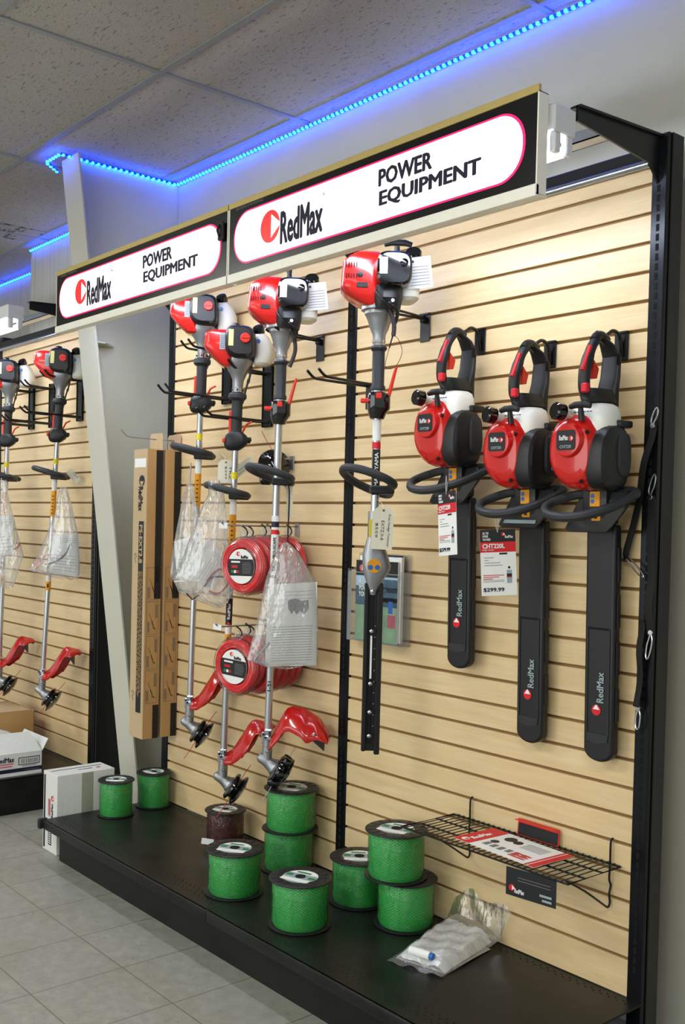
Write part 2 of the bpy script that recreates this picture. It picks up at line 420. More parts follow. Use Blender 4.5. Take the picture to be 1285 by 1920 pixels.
# writing ----------------------------------------------------------
RX = Matrix.Rotation(PI/2, 4, 'X')                                   # text facing -y
RXZ = Matrix.Rotation(PI/2, 4, 'Z') @ RX                              # text facing +x
def text(name, body, mname, width, height, M, parent, bold=0.0, depth=.0006, align='C'):
    """lettering fitted into width x height, centred on M's origin in M's xy plane"""
    cu = bpy.data.curves.new(name, 'FONT'); cu.body = body; cu.size = 1; cu.resolution_u = 2
    cu.extrude = .01; cu.space_line = .95
    if align == 'L': cu.align_x = 'LEFT'
    t = bpy.data.objects.new(name, cu); COL.objects.link(t)
    bpy.context.view_layer.update()
    dg = bpy.context.evaluated_depsgraph_get()
    me = bpy.data.meshes.new_from_object(t.evaluated_get(dg))
    if bold:
        q = bmesh.new(); q.from_mesh(me)
        base = q.faces[:]
        for k_, (dx, dy) in enumerate(((1, 0), (-1, 0), (.5, .7), (-.5, .7), (.5, -.7), (-.5, -.7))):
            g = bmesh.ops.duplicate(q, geom=base)['geom']
            bmesh.ops.translate(q, verts=[e for e in g if isinstance(e, bmesh.types.BMVert)], vec=(dx*bold*1.25, dy*bold*1.0, .0004*(k_+1)))
        q.to_mesh(me); q.free()
    bpy.data.objects.remove(t); bpy.data.curves.remove(cu)
    xs = [q.co.x for q in me.vertices]; ys = [q.co.y for q in me.vertices]
    x0, x1, y0, y1 = min(xs), max(xs), min(ys), max(ys)
    sx = width/(x1-x0); sy = height/(y1-y0)
    for q in me.vertices:
        q.co = Vector(((q.co.x-(x0+x1)/2)*sx, (q.co.y-(y0+y1)/2)*sy, depth+(q.co.z-.01)*.3 if q.co.z > 0 else 0))
    me.transform(M); me.materials.clear(); me.materials.append(MATS[mname])
    o = bpy.data.objects.new(name, me); COL.objects.link(o); o.parent = parent
    return o
def disc_pts(cx, cy, r, n=24, a0=0, a1=2*PI): return [(cx+r*math.cos(a0+(a1-a0)*k/n), cy+r*math.sin(a0+(a1-a0)*k/n)) for k in range(n)]
def badge(name, cx, cy, r, M, parent, red='ink_red', white='paper_white', h=.0006):
    """round emblem: disc with a white wedge pointing right"""
    b = MB().mat(red)
    b.prism(disc_pts(cx, cy, r), lambda x, y: M @ Vector((x, y, 0)), lambda x, y: M @ Vector((x, y, h)))
    b.mat(white)
    tri = [(cx+r*.12, cy-r*.72), (cx+r*.98, cy-r*.1), (cx+r*.98, cy+r*.1), (cx+r*.12, cy+r*.72)]
    b.prism(tri, lambda x, y: M @ Vector((x, y, 0)), lambda x, y: M @ Vector((x, y, h*1.6)))
    return b.build(name, parent)
def plate(b, x0, x1, y0, y1, M, h=.0005, h0=0):
    b.prism([(x0, y0), (x1, y0), (x1, y1), (x0, y1)], lambda x, y: M @ Vector((x, y, h0)), lambda x, y: M @ Vector((x, y, h))); return b
def T(x, y, z): return Matrix.Translation((x, y, z))

# ================================================================== the room
ZC, YW, DK = 3.03, .20, .173
b = MB().mat('vinyl_floor_tile'); b.box((-9, -7, -.05), (5, 1.2, 0)); struct(b.build('floor'))
CW = -2.728          # plane of the column web
b = MB().mat('painted_plaster'); b.box((CW, YW, 0), (5, YW+.12, ZC)); struct(b.build('wall_back'))
# grooved board wall right of the gondola: same wall, boards stop at the plaster header
b = MB().mat('painted_board'); b.box((.10, YW-.012, 0), (1.6, YW-.0005, 2.05), .002); struct(b.build('trim_1'))
b = MB().mat('painted_board'); b.box((-4.40, YW, 0), (CW-.0, YW+.12, ZC)); struct(b.build('wall_left'))
b = MB().mat('painted_board'); b.box((-9, .44, 0), (-4.40, .56, ZC)); b.box((-4.46, YW+.02, 0), (-4.40, .44, ZC)); struct(b.build('wall_far'))
# suspended ceiling: tiles one mesh (pattern), grid of tees
b = MB().mat('ceiling_tile'); b.box((-9, -7, ZC), (5, 1.2, ZC+.05)); struct(b.build('ceiling'))
b = MB().mat('white_enamel')
GX = [-1.735+1.2192*k for k in range(-5, 6)]; GY = [-.475-.6096*k for k in range(-2, 11)]
for gx in GX: b.box((gx-.012, -7, ZC-.006), (gx+.012, .44 if gx < -4.4 else YW, ZC-.0005))
for gy in GY:
    if gy < .43: b.box((-9 if gy < YW else -9, gy-.012, ZC-.0055), (5 if gy < YW else -4.47, gy+.012, ZC-.0005))
MATS['grid_grey'] = mat('grid_grey', '8f9492', .5); b.mats = ['grid_grey']
struct(b.build('trim_2'))
b = MB().mat('stained_ceiling_tile'); b.box((-6.6+.03, -1.07, ZC-.004), (-4.3, -.49, ZC-.0006)); b.box((-4.3, -.46, ZC-.004), (-4.05+.03, .13, ZC-.0006))
struct(b.build('trim_3'))
# small wall angle at the ceiling
# tapered painted steel column
ft = [(-.40, 3.03), (.055, 0.0)]
def fy(z): return -.355 + (3.03-z)*(.375/3.03)
b = MB().mat('painted_column')
def pr(x0, x1, d0, d1, zs=(0, ZC-.02)):
    P = [(fy(zs[0])+d0, zs[0]), (fy(zs[1])+d0, zs[1]), (fy(zs[1])+d1, zs[1]), (fy(zs[0])+d1, zs[0])]
    b.prism(P, lambda y, z: Vector((x0, y, z)), lambda y, z: Vector((x1, y, z)))
pr(-2.812, -2.650, 0, .010)
b.mat('painted_web')
b.prism([(fy(0)+.01, 0), (fy(ZC-.02)+.01, ZC-.02), (YW-.001, ZC-.02), (YW-.001, 0)], lambda y, z: Vector((CW-.008, y, z)), lambda y, z: Vector((CW, y, z)))
b.mat('painted_column')
zst = 2.20
b.prism([(CW+.0005, fy(zst)+.012), (-2.655, fy(zst)+.012), (-2.655, fy(zst)+.05), (CW+.0005, fy(zst)+.13)], lambda x, y: Vector((x, y, zst)), lambda x, y: Vector((x, y, zst+.008)))
struct(b.build('pillar_left', bevel=.0015))

# ================================================================== LED strips
def led_strip(name, pts, label, pitch=.027):
    t = thing(name, label, 'light strip', pts[0]); o = Vector(pts[0])
    P = [Vector(p)-o for p in pts]
    MB().mat('led_rope').tube(P, .0055, 6).build('light_rope', t)
    n = 0; proto = None; rest = []
    for a, c in zip(P, P[1:]):
        L_ = (c-a).length; k = int(L_/pitch)
        for i in range(k):
            p = a+(c-a)*((i+.5)/k); rest.append(p)
    rest.sort(key=lambda p: (p+o-CP).length)
    me = None
    for i, p in enumerate(rest):
        if i < 100 and 'mainrun' in name or False:
            pass
        if i < 95:
            if me is None:
                q = MB().mat('led_blue').box((-.005, -.005, -.004), (.005, .005, .004)).build('light_bulb', t); me = q.data; q.location = p+Vector((0, -.004, -.004))
            else:
                q = bpy.data.objects.new('light_bulb', me); COL.objects.link(q); q.parent = t; q.location = p+Vector((0, -.004, -.004))
    b = MB().mat('led_blue')
    for p in rest[95:]:
        p = p+Vector((0, -.004, -.004)); b.box(p-Vector((.005, .005, .004)), p+Vector((.005, .005, .004)))
    if rest[95:]: q = b.build('light_bulbs', t); q['kind'] = 'stuff'
    return t
zl = ZC-.022
led_strip('led_strip', [(.9, YW-.012, zl), (CW+.012, YW-.012, zl), (CW+.012, -.40, zl), (-2.86, -.40, zl), (-2.95, -.30, zl)], 'glowing blue light strip along the ceiling above the lit signs, bending round the column')
led_strip('led_strip', [(CW-.03, YW-.012, zl), (-4.40, YW-.012, zl)], 'short blue light strip left of the column at the top of the boarded wall', .03)
led_strip('led_strip', [(-4.48, .428, zl), (-7.5, .428, zl)], 'farthest blue light strip, lowest at the left edge of the photo', .035)

# ================================================================== gondola bays
G0, GP = 2.335, .0762
UW = .046
def slat_panel(x0, x1, label, n=28):
    b = MB().mat('maple_slatwall')
    th = .019
    zt = 2.385
    zs = [G0-GP*k for k in range(n)]
    e = .0045
    # profile in (y,z): boards with T grooves
    tops = [zt]+[z-e for z in zs]; bots = [z+e for z in zs]+[DK+.002]
    for tz, bz in zip(tops, bots):
        if bz < DK+.01: tz = min(tz, tz)
        b.box((x0, 0, bz), (x1, th*.55, tz), .0012)
    b.mat('groove_brown') if 'groove_brown' in MATS else b.mat('kraft_card')
    b.box((x0, th*.55, DK+.002), (x1, th, zt))
    o = b.build('slatwall'); tag(o, label, 'slatwall panel', 'maple slatwall panels')
    return o
mat('groove_brown', '8d6a3c', .6)
slat_panel(-1.219+UW, 0, 'maple slatwall panel behind the three hedge trimmers')
slat_panel(-2.438+UW, -1.219, 'maple slatwall panel behind the red line packs, between column and middle upright')
XL = -3.155
slat_panel(-3.155-1.219+UW, XL, 'maple slatwall panel of the left bay, seen past the leaning column', 28)
slat_panel(-3.155-2.438+UW, XL-1.219, 'maple slatwall panel at the left edge, mostly outside the photo', 28)

def upright(x0, label, ztop=2.46, depth=.11, side=True):
    t = thing('slotted_upright', label, 'upright', (x0, 0, 0), group='slotted black steel uprights')
    b = MB().mat('slot_steel'); b.box((0.001, -.006, .01), (UW-.001, .0, ztop-.02), .0015)
    b.mat('black_steel'); b.box((.001, .0005, .0), (UW-.001, depth, ztop), .002)
    if side: b.box((UW-.001, .012, 0), (UW+.004, depth+.0, ztop), .002)
    b.build('channel', t)
    b = MB().mat('dark_void')
    z = .25
    while z < ztop-.09:
        for xx in (.5,):
            b.box((UW*xx-.0045, -.0068, z), (UW*xx+.0045, -.0055, z+.018))
        z += .0254
    b.build('slots', t)
    MB().mat('white_enamel').box((.0, .0, ztop), (UW, depth, ztop+.002)).build('top_cap', t) if False else None
    return t
upright(0.0, 'rightmost slotted black upright, straps hanging over it', depth=.064)
upright(-1.219, 'middle slotted black upright between the two slatwall panels', side=False)
upright(-2.438, 'slotted black upright beside the column, partly behind the tall cartons', side=False)
upright(XL, 'slotted black upright at the right end of the left bay', depth=.17)
upright(XL-1.219, 'slotted black upright at the left edge of the photo', side=False)

def top_rail(x0, x1, label):
    t = thing('top_rail', label, 'rail', (x0, 0, 2.38), group='rails above the slatwall'); L_ = x1-x0
    b = MB().mat('black_steel'); b.box((0, -.010, .008), (L_, .03, .050), .003); b.build('rail_body', t)
    b = MB().mat('galvanised'); b.cyl((0, -.016, .004), (L_, -.016, .004), .011, seg=12); b.build('round_edge', t)
    return t
top_rail(-1.219+UW, 0, 'black top rail with bright edge over the right slatwall panel')
top_rail(-2.438+UW, -1.219, 'black top rail over the slatwall panel with the red line packs')
top_rail(-3.155-1.219+UW, XL, 'black top rail of the left bay, left of the column')
def canopy_rail(x0, x1, label):
    t = thing('canopy_rail', label, 'rail', (x0, -.20, 2.415), group='bright rails under the canopy'); L_ = x1-x0
    b = MB().mat('galvanised'); b.box((0, -.022, -.010), (L_, .022, -.007)); b.box((0, -.022, -.010), (L_, -.019, .018)); b.box((0, .019, -.010), (L_, .022, .018))
    b.build('channel', t)
    return t
canopy_rail(-1.219+UW, .0, 'galvanised rail under the right sign canopy')
canopy_rail(-2.438+UW, -1.219, 'galvanised rail under the left sign canopy')
canopy_rail(-3.155-1.219+UW, XL, 'galvanised rail in the left bay canopy, left of the column')

def arm(x, label):
    o = MB().mat('black_steel')
    P = [(-.002, 2.325), (-.002, 2.455), (-.05, 2.452), (-.352, 2.436), (-.352, 2.398), (-.05, 2.372)]
    o.prism(P, lambda y, z: Vector((x+.016, y, z)), lambda y, z: Vector((x+.022, y, z)))
    P2 = [(-.002, 2.449), (-.002, 2.455), (-.352, 2.436), (-.352, 2.430)]
    o.prism(P2, lambda y, z: Vector((x+.0, y, z)), lambda y, z: Vector((x+.03, y, z)))
    q = o.build('canopy_bracket'); tag(q, label, 'bracket', 'black canopy arms')
arm(0, 'black canopy arm holding the right end of the right sign')
arm(-1.219, 'black canopy arm behind the joint of the two signs')
arm(-2.438, 'black canopy arm behind the left sign, next to the column')
arm(XL, 'black canopy arm of the left bay, beside the far end of the left sign')

# --- lit signs
YS = -.48
def sign(x0, x1, label, micro):
    t = thing('lit_sign', label, 'sign', (x0, YS, 2.222), group='lit header signs'); L_ = x1-x0; H = .212
    b = MB().mat('alu_frame')
    b.box((0, -.008, -.028), (L_, .004, .0), .001); b.box((0, -.006, -.024), (L_, .035, -.021)); b.box((0, -.004, H), (L_, .030, H+.003))
    b.box((L_-.004, -.004, -.022), (L_, .030, H+.002)); b.box((0, -.004, -.022), (.004, .030, H+.002))
    b.mat('alu_gold'); b.box((0, -.006, H-.001), (L_, .004, H+.018), .001)
    b.build('frame', t)
    MB().mat('sign_black').box((.004, -.003, 0), (L_-.004, .002, H-.001)).build('face_panel', t)
    M = T(0, -.0035, 0) @ RX
    def stad(mx, my, r):
        x0_, x1_, y0_, y1_ = mx, L_-mx*1.25, my, H-my
        P = []
        for cx, cy, a in ((x1_-r, y0_+r, -PI/2), (x1_-r, y1_-r, 0), (x0_+r, y1_-r, PI/2), (x0_+r, y0_+r, PI)):
            P += [(cx+r*math.cos(a+PI/2*k/10), cy+r*math.sin(a+PI/2*k/10)) for k in range(11)]
        return P
    MB().mat('sign_lit_pink').prism(stad(.030, .022, .080), lambda x, y: M @ Vector((x, y, 0)), lambda x, y: M @ Vector((x, y, .0008))).build('border_line', t)
    MB().mat('sign_lit_white').prism(stad(.036, .027, .075), lambda x, y: M @ Vector((x, y, .0005)), lambda x, y: M @ Vector((x, y, .0016))).build('lit_panel', t)
    M2 = M @ T(0, 0, .0018)
    badge('emblem', L_*.180, H*.53, .050, M2, t, 'sign_lit_red', 'sign_lit_white')
    text('lettering', 'RedMax', 'ink_navy', .205, .100, M2 @ T(L_*.302, H*.45, 0), t, .034)
    text('lettering', '®', 'ink_grey', .010, .010, M2 @ T(L_*.385, H*.72, 0), t)
    text('lettering', 'POWER', 'ink_navy', .205, .047, M2 @ T(L_*.650, H*.665, 0), t, .034)
    text('lettering', 'EQUIPMENT', 'ink_navy', .370, .047, M2 @ T(L_*.718, H*.385, 0), t, .034)
    text('lettering', 'ENGINEERED BY PROFESSIONALS', 'ink_grey', .15, .008, M2 @ T(.115, H-.008, -.0012), t)
    return t
sign(-1.262, .012, 'right lit sign with white panel, larger in view, over the hedge trimmers', 1)
sign(-2.556, -1.268, 'left lit sign with white panel, over the string trimmers and the column', 1)
q = MB().mat('black_plastic').box((0, -.012, 0), (.028, .0, .06), .003)
q.tube([(.014, -.012, .05), (.014, -.022, .03), (.014, -.013, .008)], .0035)
q = q.build('sign_clip', None, (-1.308, YS-.007, 2.34)); tag(q, 'small black clip at the joint between the two lit signs', 'clip')

def lamp(x0, x1, label):
    t = thing('fluorescent_fixture', label, 'light fixture', (x0, -.40, 2.32)); L_ = x1-x0
    MB().mat('white_enamel').box((0, -.038, .035), (L_, .044, .100), .004).build('housing', t)
    for xx in (0.004, L_-.022):
        for yy in (-.018, .026): MB().mat('white_enamel').box((xx, yy-.012, -.01), (xx+.018, yy+.012, .036), .003).build('lamp_holder', t)
    for yy in (-.018, .026):
        MB().mat('tube_glow').cyl((.024, yy, .004), (L_-.024, yy, .004), .0125, seg=10).build('tube', t)
    return t
lamp(-1.260, .022, 'white fluorescent fixture with open end behind the right sign')
lamp(-2.54, -1.275, 'white fluorescent fixture hidden behind the left sign')
lamp(XL-1.23, XL-.03, 'white fluorescent fixture glowing at the left edge of the photo')

# --- base decks
def deck(x0, x1, label, yf=-.56, end=True, side=False):
    t = thing('base_deck', label, 'base deck', (x0, 0, 0), group='black steel base decks'); L_ = x1-x0
    b = MB().mat('scuffed_black_steel')
    b.box((0, yf, DK-.006), (L_, -.001, DK), .002); b.box((0, yf-.004, DK-.036), (L_, yf+.012, DK), .005)
    b.build('deck_top', t)
    b = MB().mat('scuffed_black_steel'); b.box((.035 if end else 0, yf+.06, 0), (L_, yf+.085, DK-.036)); b.box((.035 if end else 0, yf+.055, DK-.05), (L_, yf+.085, DK-.036), .003)
    b.box((.035, yf+.085, 0), (.045, 0, DK-.008)) if end else None; b.box((L_-.008, yf+.02, 0), (L_, 0, DK-.008)) if side else None; b.build('kick_plate', t)
    b = MB().mat('dark_void'); b2 = MB().mat('dark_void')
    for row in range(2):
        k = 0; x = .03+row*.0125
        while x < L_-.02:
            for yy in (yf+.045, yf+.075):
                y_ = yy+(row*.012)
                pts = disc_pts(x, y_, .0032, 6)
                b.prism(pts, lambda a, c: Vector((a, c, DK-.001)), lambda a, c: Vector((a, c, DK+.0006)))
            pts = disc_pts(x, -.022-row*.012, .0028, 6)
            b2.prism(pts, lambda a, c: Vector((a, c, DK-.001)), lambda a, c: Vector((a, c, DK+.0006)))
            x += .0254
    b.build('front_perforations', t); b2.build('back_perforations', t)
    return t
deck(-2.438, -1.195, 'black perforated base deck beside the column, under the string trimmers')
deck(-1.195, .046, 'black perforated base deck at the right, under the wire shelf', end=False)
deck(XL-1.219, XL, 'black base deck of the left bay, with the open cartons', -.56, False, True)
b = MB().mat('black_plastic'); b.box((-.012, -.02, -.02), (.012, .02, .022), .006)
o = b.build('end_clip', None, (-2.445, -.556, DK-.018)); tag(o, 'black rounded clip on the front left corner of the base deck', 'clip')
# ================================================================== string trimmers
def smooth(t): t = max(0, min(1, t)); return t*t*(3-2*t)
def curve(pts, n=6):
    """Catmull-Rom through pts"""
    P = [Vector(p) for p in pts]; out = []
    for i in range(len(P)-1):
        a, b, c, d = P[max(i-1, 0)], P[i], P[i+1], P[min(i+2, len(P)-1)]
        for k in range(n):
            t = k/n
            out.append(.5*((2*b)+(c-a)*t+(2*a-5*b+4*c-d)*t*t+(3*b-a-3*c+d)*t*t*t))
    out.append(P[-1]); return out
MX = Matrix.Rotation(PI/2, 4, 'Z') @ RX      # writing plane facing +x
def loop_handle(root, z, sc=1, tilt=.10, name='loop_handle', xt=0):
    P = [(.018, .045), (.070, .050), (.098, .018), (.092, -.045), (.05, -.090), (0, -.103), (-.05, -.090), (-.092, -.045), (-.098, .018), (-.070, .050), (-.018, .045)]
    pts = curve([(x*sc, y*sc, z-y*tilt*sc*2.2+x*xt) for x, y in P], 4)
    o = MB().mat('grip_rubber').tube(pts, .0130, 10).build(name, root)
    b = MB().mat('black_plastic'); b.box((-.024, -.018, z-.028-xt*.03), (.024, .058, z-.002-xt*.03), .004); b.build('handle_clamp', root)
    return o
def interp(T_, x):
    for (a, p), (c, q) in zip(T_, T_[1:]):
        if x <= c: return p+(q-p)*max(0, (x-a)/(c-a))
    return T_[-1][1]
RIDGE = [(0, .004), (.15, .022), (.33, .078), (.48, .128), (.58, .138), (.9, .132), (1, .118)]
SKIRT = [(0, .03), (.1, .036), (.33, .072), (.5, .10), (.62, .085), (.8, .030), (1, .018)]
def shield_mesh(b, z0, L_=.190):
    """curved debris guard: root at the shaft, sweeping back (+y) and up to a flat end"""
    def fn(s, t):
        u = t*2-1
        z = z0+interp(RIDGE, s)-interp(SKIRT, s)*1.22*abs(u)**2.0+.005*math.cos(u*10)*smooth(s*3)*(1-s)
        return Vector((u*(.036+(.036 if u > 0 else .008)*smooth(s*1.5)), .010+L_*s-.03*abs(u)**2*smooth(s), z))
    b.grid(fn, 22, 14)
def head(root, zc, lines=True, flower=False):
    """gear case and cutting head, head axis tipped towards +y"""
    ax = Vector((0, .83, -.56)).normalized()
    b = MB().mat('alloy')
    b.lathe([(.0165, .07), (.0165, .045), (.0185, .044), (.0185, .02), (.017, .0), (.019, -.015)], (0, 0, zc), seg=16)
    c = Vector((0, 0, zc-.012))
    b.lathe([(.006, -.038), (.013, -.035), (.018, -.026), (.0185, -.005), (.021, .008), (.026, .024), (.030, .029), (.030, .036), (.02, .037)], c, ax, 18)
    b.box((-.021, -.006, zc+.022), (.021, .008, zc+.034), .003)
    b.build('gear_case', root)
    b = MB().mat('chrome')
    for zz in (.078, .10):
        b.box((-.026, -.012, zc+zz-.009), (.026, .014, zc+zz+.008), .003)
    b.box((-.006, -.022, zc+.052), (.008, -.012, zc+.095), .003); b.build('shaft_clamp', root)
    b = MB().mat('ink_navy')
    for xx in (-.017, .017): b.lathe([(.0045, 0), (.0045, .006), (.002, .008)], (xx, -.012, zc+.089), (0, -1, 0), 8); b.lathe([(.0045, 0), (.0045, .006)], (.026, xx*.4, zc+.089+xx*.5), (1, 0, 0), 8)
    b.build('clamp_bolts', root)
    b = MB().mat('gloss_black')
    b.lathe([(.03, .034), (.046, .035), (.053, .040), (.055, .048), (.043, .053), (.042, .062), (.052, .067), (.061, .072), (.062, .079), (.05, .084), (.03, .090), (.012, .092)], c, ax, 28)
    if flower:
        up = Vector((1, 0, 0)); si = ax.cross(up)
        for k in range(6):
            a = k*PI/3; d = up*math.cos(a)+si*math.sin(a); p = c+ax*.055+d*.05
            b.lathe([(.013, -.014), (.016, -.006), (.016, .01), (.013, .018)], p, ax, 10)
    b.build('cutting_head', root)
    if lines:
        b = MB().mat('cord_red' if lines == 1 else 'nylon_line')
        up = Vector((.45, -.36, -.7)).normalized(); up = (up-ax*up.dot(ax)).normalized()
        p = c+ax*.06
        b.tube(curve([p+up*.045, p+up*.08+Vector((0, 0, -.004)), p+up*.115+Vector((0, -.006, -.012))], 4), .0013, 5)
        b.tube(curve([p-up*.045, p-up*.08, p-up*.105+Vector((0, .004, .004))], 4), .0013, 5)
        b.build('cutting_line', root)

NEST = {'cover_knob': 'air_filter_cover', 'warning_label': 'air_filter_cover', 'cover_screw': 'air_filter_cover', 'white_sticker': 'air_filter_cover', 'tank_cap': 'fuel_tank', 'tank_tag': 'fuel_tank', 'primer_bulb': 'fuel_tank',
        'exhaust_grille': 'engine_cover', 'rating_plate': 'engine_cover', 'cooling_slots': 'engine_cover', 'cover_bolt': 'engine_cover', 'shaft_sticker': 'shaft', 'white_label': 'shaft', 'orange_label': 'shaft', 'black_label': 'shaft', 'shaft_label': 'shaft', 'lettering': 'shaft',
        'line_cutter': 'debris_guard', 'cutter_screw': 'debris_guard', 'throttle_lockout': 'throttle_housing', 'throttle_trigger': 'throttle_housing', 'stop_switch': 'throttle_housing', 'lock_button': 'throttle_housing', 'throttle_lever': 'throttle_housing',
        'clamp_bolts': 'shaft_clamp', 'cutting_line': 'cutting_head', 'blade_bolt': 'cutter_bar', 'rivet_holes': 'cutter_bar', 'blade_sticker': 'cutter_bar', 'blade_slide': 'cutter_bar', 'yellow_label': 'gearbox'}
def make_trimmer():
    t = thing('string_trimmer', '', 'string trimmer', (0, 0, 0), group='red and black curved-guard string trimmers')
    # engine: red cover on the -y side, black air-filter cover on the +x side, tank towards the wall
    b = MB().mat('red_plastic')
    b.loft([(.082, 0, -.036, .036, .018), (.090, 0, -.042, .050, .026), (.118, 0, -.058, .058, .040), (.142, 0, -.070, .061, .052), (.155, 0, -.075, .062, .057), (.203, 0, -.074, .060, .055), (.213, 0, -.066, .055, .048), (.218, 0, -.060, .046, .040)], 32, 4.6)
    b.build('engine_cover', t)
    b = MB().mat('black_plastic')
    b.box((-.036, -.1305, .150), (.040, -.118, .196), .004)
    for k in range(4): b.box((-.036, -.1315, .155+.010*k), (.042, -.124, .159+.010*k), .001)
    b.build('exhaust_grille', t)
    MB().mat('black_plastic').loft([(.10, 0, .0, .045, .045), (.115, .0, .01, .050, .050), (.205, .0, .01, .050, .055), (.222, 0, .01, .040, .045)], 24, 3).build('crankcase', t)
    b = MB().mat('black_plastic')
    # air filter cover: loft along +x
    R = []
    for x, s_ in ((.050, 1.0), (.074, 1.0), (.090, .93), (.097, .80)):
        ring = []
        for k in range(28):
            a = 2*PI*(k+.5)/28; e = 3.6
            cy, cz, hy, hz = .010, .172, .055*s_, .060*s_
            c_, s2 = math.cos(a), math.sin(a)
            ring.append(Vector((x, cy+hy*math.copysign(abs(c_)**(2/e), c_)+(.012*(s2 < 0)*abs(s2))-.006, cz+hz*math.copysign(abs(s2)**(2/e), s2))))
        R.append(ring)
    b.rings(R).build('air_filter_cover', t)
    b = MB().mat('red_trim'); b.lathe([(.0185, .0), (.0185, .007), (.016, .010)], (.096, .026, .182), (1, 0, 0), 20); b.box((.103, .011, .1795), (.1085, .041, .1845), .001); b.build('cover_knob', t)
    b = MB().mat('label_cream'); b.box((.0945, -.036, .152), (.0976, -.018, .212)); b.build('warning_label', t)
    b = MB().mat('label_silver'); b.box((.0575, -.070, .142), (.0635, -.050, .204)); b.mat('ink_grey')
    for k in range(7): b.box((.0634, -.067, .148+k*.007), (.0642, -.053, .151+k*.007))
    b.build('rating_plate', t)
    MB().mat('black_plastic').lathe([(.012, 0), (.012, .004), (.007, .006)], (.090, .038, .128), (1, 0, 0), 12).build('cover_screw', t)
    b = MB().mat('white_tank')
    b.loft([(.096, 0, .080, .030, .020), (.104, 0, .088, .044, .032), (.130, 0, .096, .050, .040), (.165, 0, .094, .050, .038), (.200, 0, .082, .044, .032), (.216, 0, .074, .032, .022)], 26, 2.7)
    b.build('fuel_tank', t)
    b = MB().mat('gloss_black'); b.lathe([(.017, -.012), (.0215, -.010), (.0225, .008), (.020, .014), (.012, .016)], (.022, .072, .226), (.65, -.25, .7), 18); b.build('tank_cap', t)
    MB().mat('label_blue').lathe([(.007, 0), (.007, .006)], (.046, .072, .182), (1, 0, 0), 10).build('primer_bulb', t)
    b = MB().mat('chrome'); b.box((.01, -.036, .228), (.055, .014, .234), .002); b.mat('black_plastic').lathe([(.014, .22), (.018, .228), (.016, .240), (.01, .243)], (.02, -.016, .006), seg=14); b.build('starter_top', t)
    # neck
    b = MB().mat('alloy')
    b.loft([(.010, 0, 0, .0195, .0195, 2), (.035, 0, 0, .021, .021, 2), (.060, 0, 0, .030, .031, 2.2), (.085, 0, 0, .046, .048, 2.4), (.102, 0, .0, .054, .054, 2.8), (.122, 0, .0, .054, .054, 2.8)], 24)
    b.build('clutch_housing', t)
    b = MB().mat('chrome'); b.lathe([(.0205, -.009), (.0225, -.008), (.0225, .008), (.0195, .011)], seg=18); b.mat('ink_black')
    for a in range(6): b.lathe([(.004, 0), (.004, .003)], (.022*math.cos(a), .022*math.sin(a), 0), (math.cos(a), math.sin(a), 0), 8)
    b.build('neck_ring', t)
    # handle
    b = MB().mat('grip_rubber')
    b.lathe([(.016, -.010), (.030, -.011), (.0345, -.017), (.0345, -.030), (.028, -.037), (.021, -.040), (.0205, -.10), (.021, -.165)], seg=20)
    b.build('handle_grip', t)
    b = MB().mat('black_plastic')
    b.loft([(-.158, 0, .0, .020, .026, 2.3), (-.170, 0, .001, .026, .040, 2.6), (-.190, 0, .002, .028, .048, 3), (-.208, 0, -.002, .027, .042, 3), (-.222, 0, -.008, .022, .030, 2.6), (-.228, 0, -.008, .014, .020, 2.4)], 22)
    b.loft([(-.176, 0, .046, .012, .012), (-.188, 0, .048, .014, .012), (-.198, 0, .044, .010, .010)], 10, 2.2)
    b.build('throttle_housing', t)
    MB().mat('red_trim').box((-.006, -.029, -.165), (.006, -.016, -.080), .003).build('throttle_lockout', t)
    b = MB().mat('red_trim'); b.tube(curve([(0, .022, -.160), (0, .030, -.145), (0, .038, -.128), (0, .058, -.116)], 4), [.005]*13, 8, flat=.8); b.build('throttle_trigger', t)
    MB().mat('red_trim').box((.010, -.050, -.200), (.026, -.038, -.184), .003).build('stop_switch', t)
    b = MB().mat('grip_rubber'); b.tube(curve([(.02, .05, .09), (.02, .044, .05), (.018, .034, .015), (.012, .026, -.02), (.008, .02, -.05)], 5), .004, 8)
    b.lathe([(.006, 0), (.006, .014)], (.0195, .038, .028), (0, .25, 1), 8); b.build('throttle_cable', t)
    MB().mat('shaft_metal').cyl((0, 0, -.22), (0, 0, -1.385), .0122, seg=18).build('shaft', t)
    b = MB().mat('label_yellow'); b.cyl((0, 0, -.336), (0, 0, -.310), .0126, seg=18); b.build('shaft_sticker', t)
    MB().mat('paper_white').cyl((0, 0, -.470), (0, 0, -.400), .0126, seg=18).build('white_label', t)
    b = MB().mat('label_orange'); b.cyl((0, 0, -.60), (0, 0, -.470), .0127, seg=18); b.mat('ink_black')
    for k in range(6): b.box((.0115, -.005, -.585+k*.017), (.0131, .003, -.580+k*.017))
    b.build('orange_label', t)
    MB().mat('ink_black').cyl((0, 0, -.89), (0, 0, -.79), .0126, seg=18).build('black_label', t)
    b = MB().mat('label_orange'); b.cyl((0, 0, -.97), (0, 0, -.925), .0126, seg=18); b.mat('ink_black').box((.0115, -.004, -.956), (.0132, .004, -.936)); b.build('orange_label', t)
    b = MB().mat('paper_white'); b.cyl((0, 0, -.925), (0, 0, -.89), .01255, seg=18); b.mat('ink_red').lathe([(.006, 0), (.006, .0012)], (.0121, 0, -.885), (1, 0, 0), 10)
    b.build('shaft_label', t)
    text('lettering', 'RedMax', 'paper_white', .060, .011, T(.0130, 0, -.838) @ MX @ Matrix.Rotation(PI/2, 4, 'Z'), t, .02)
    loop_handle(t, -.385)
    b = MB().mat('guard_red'); shield_mesh(b, -1.385); b.build('debris_guard', t, solid=.003, rot=(0, 0, -.20))
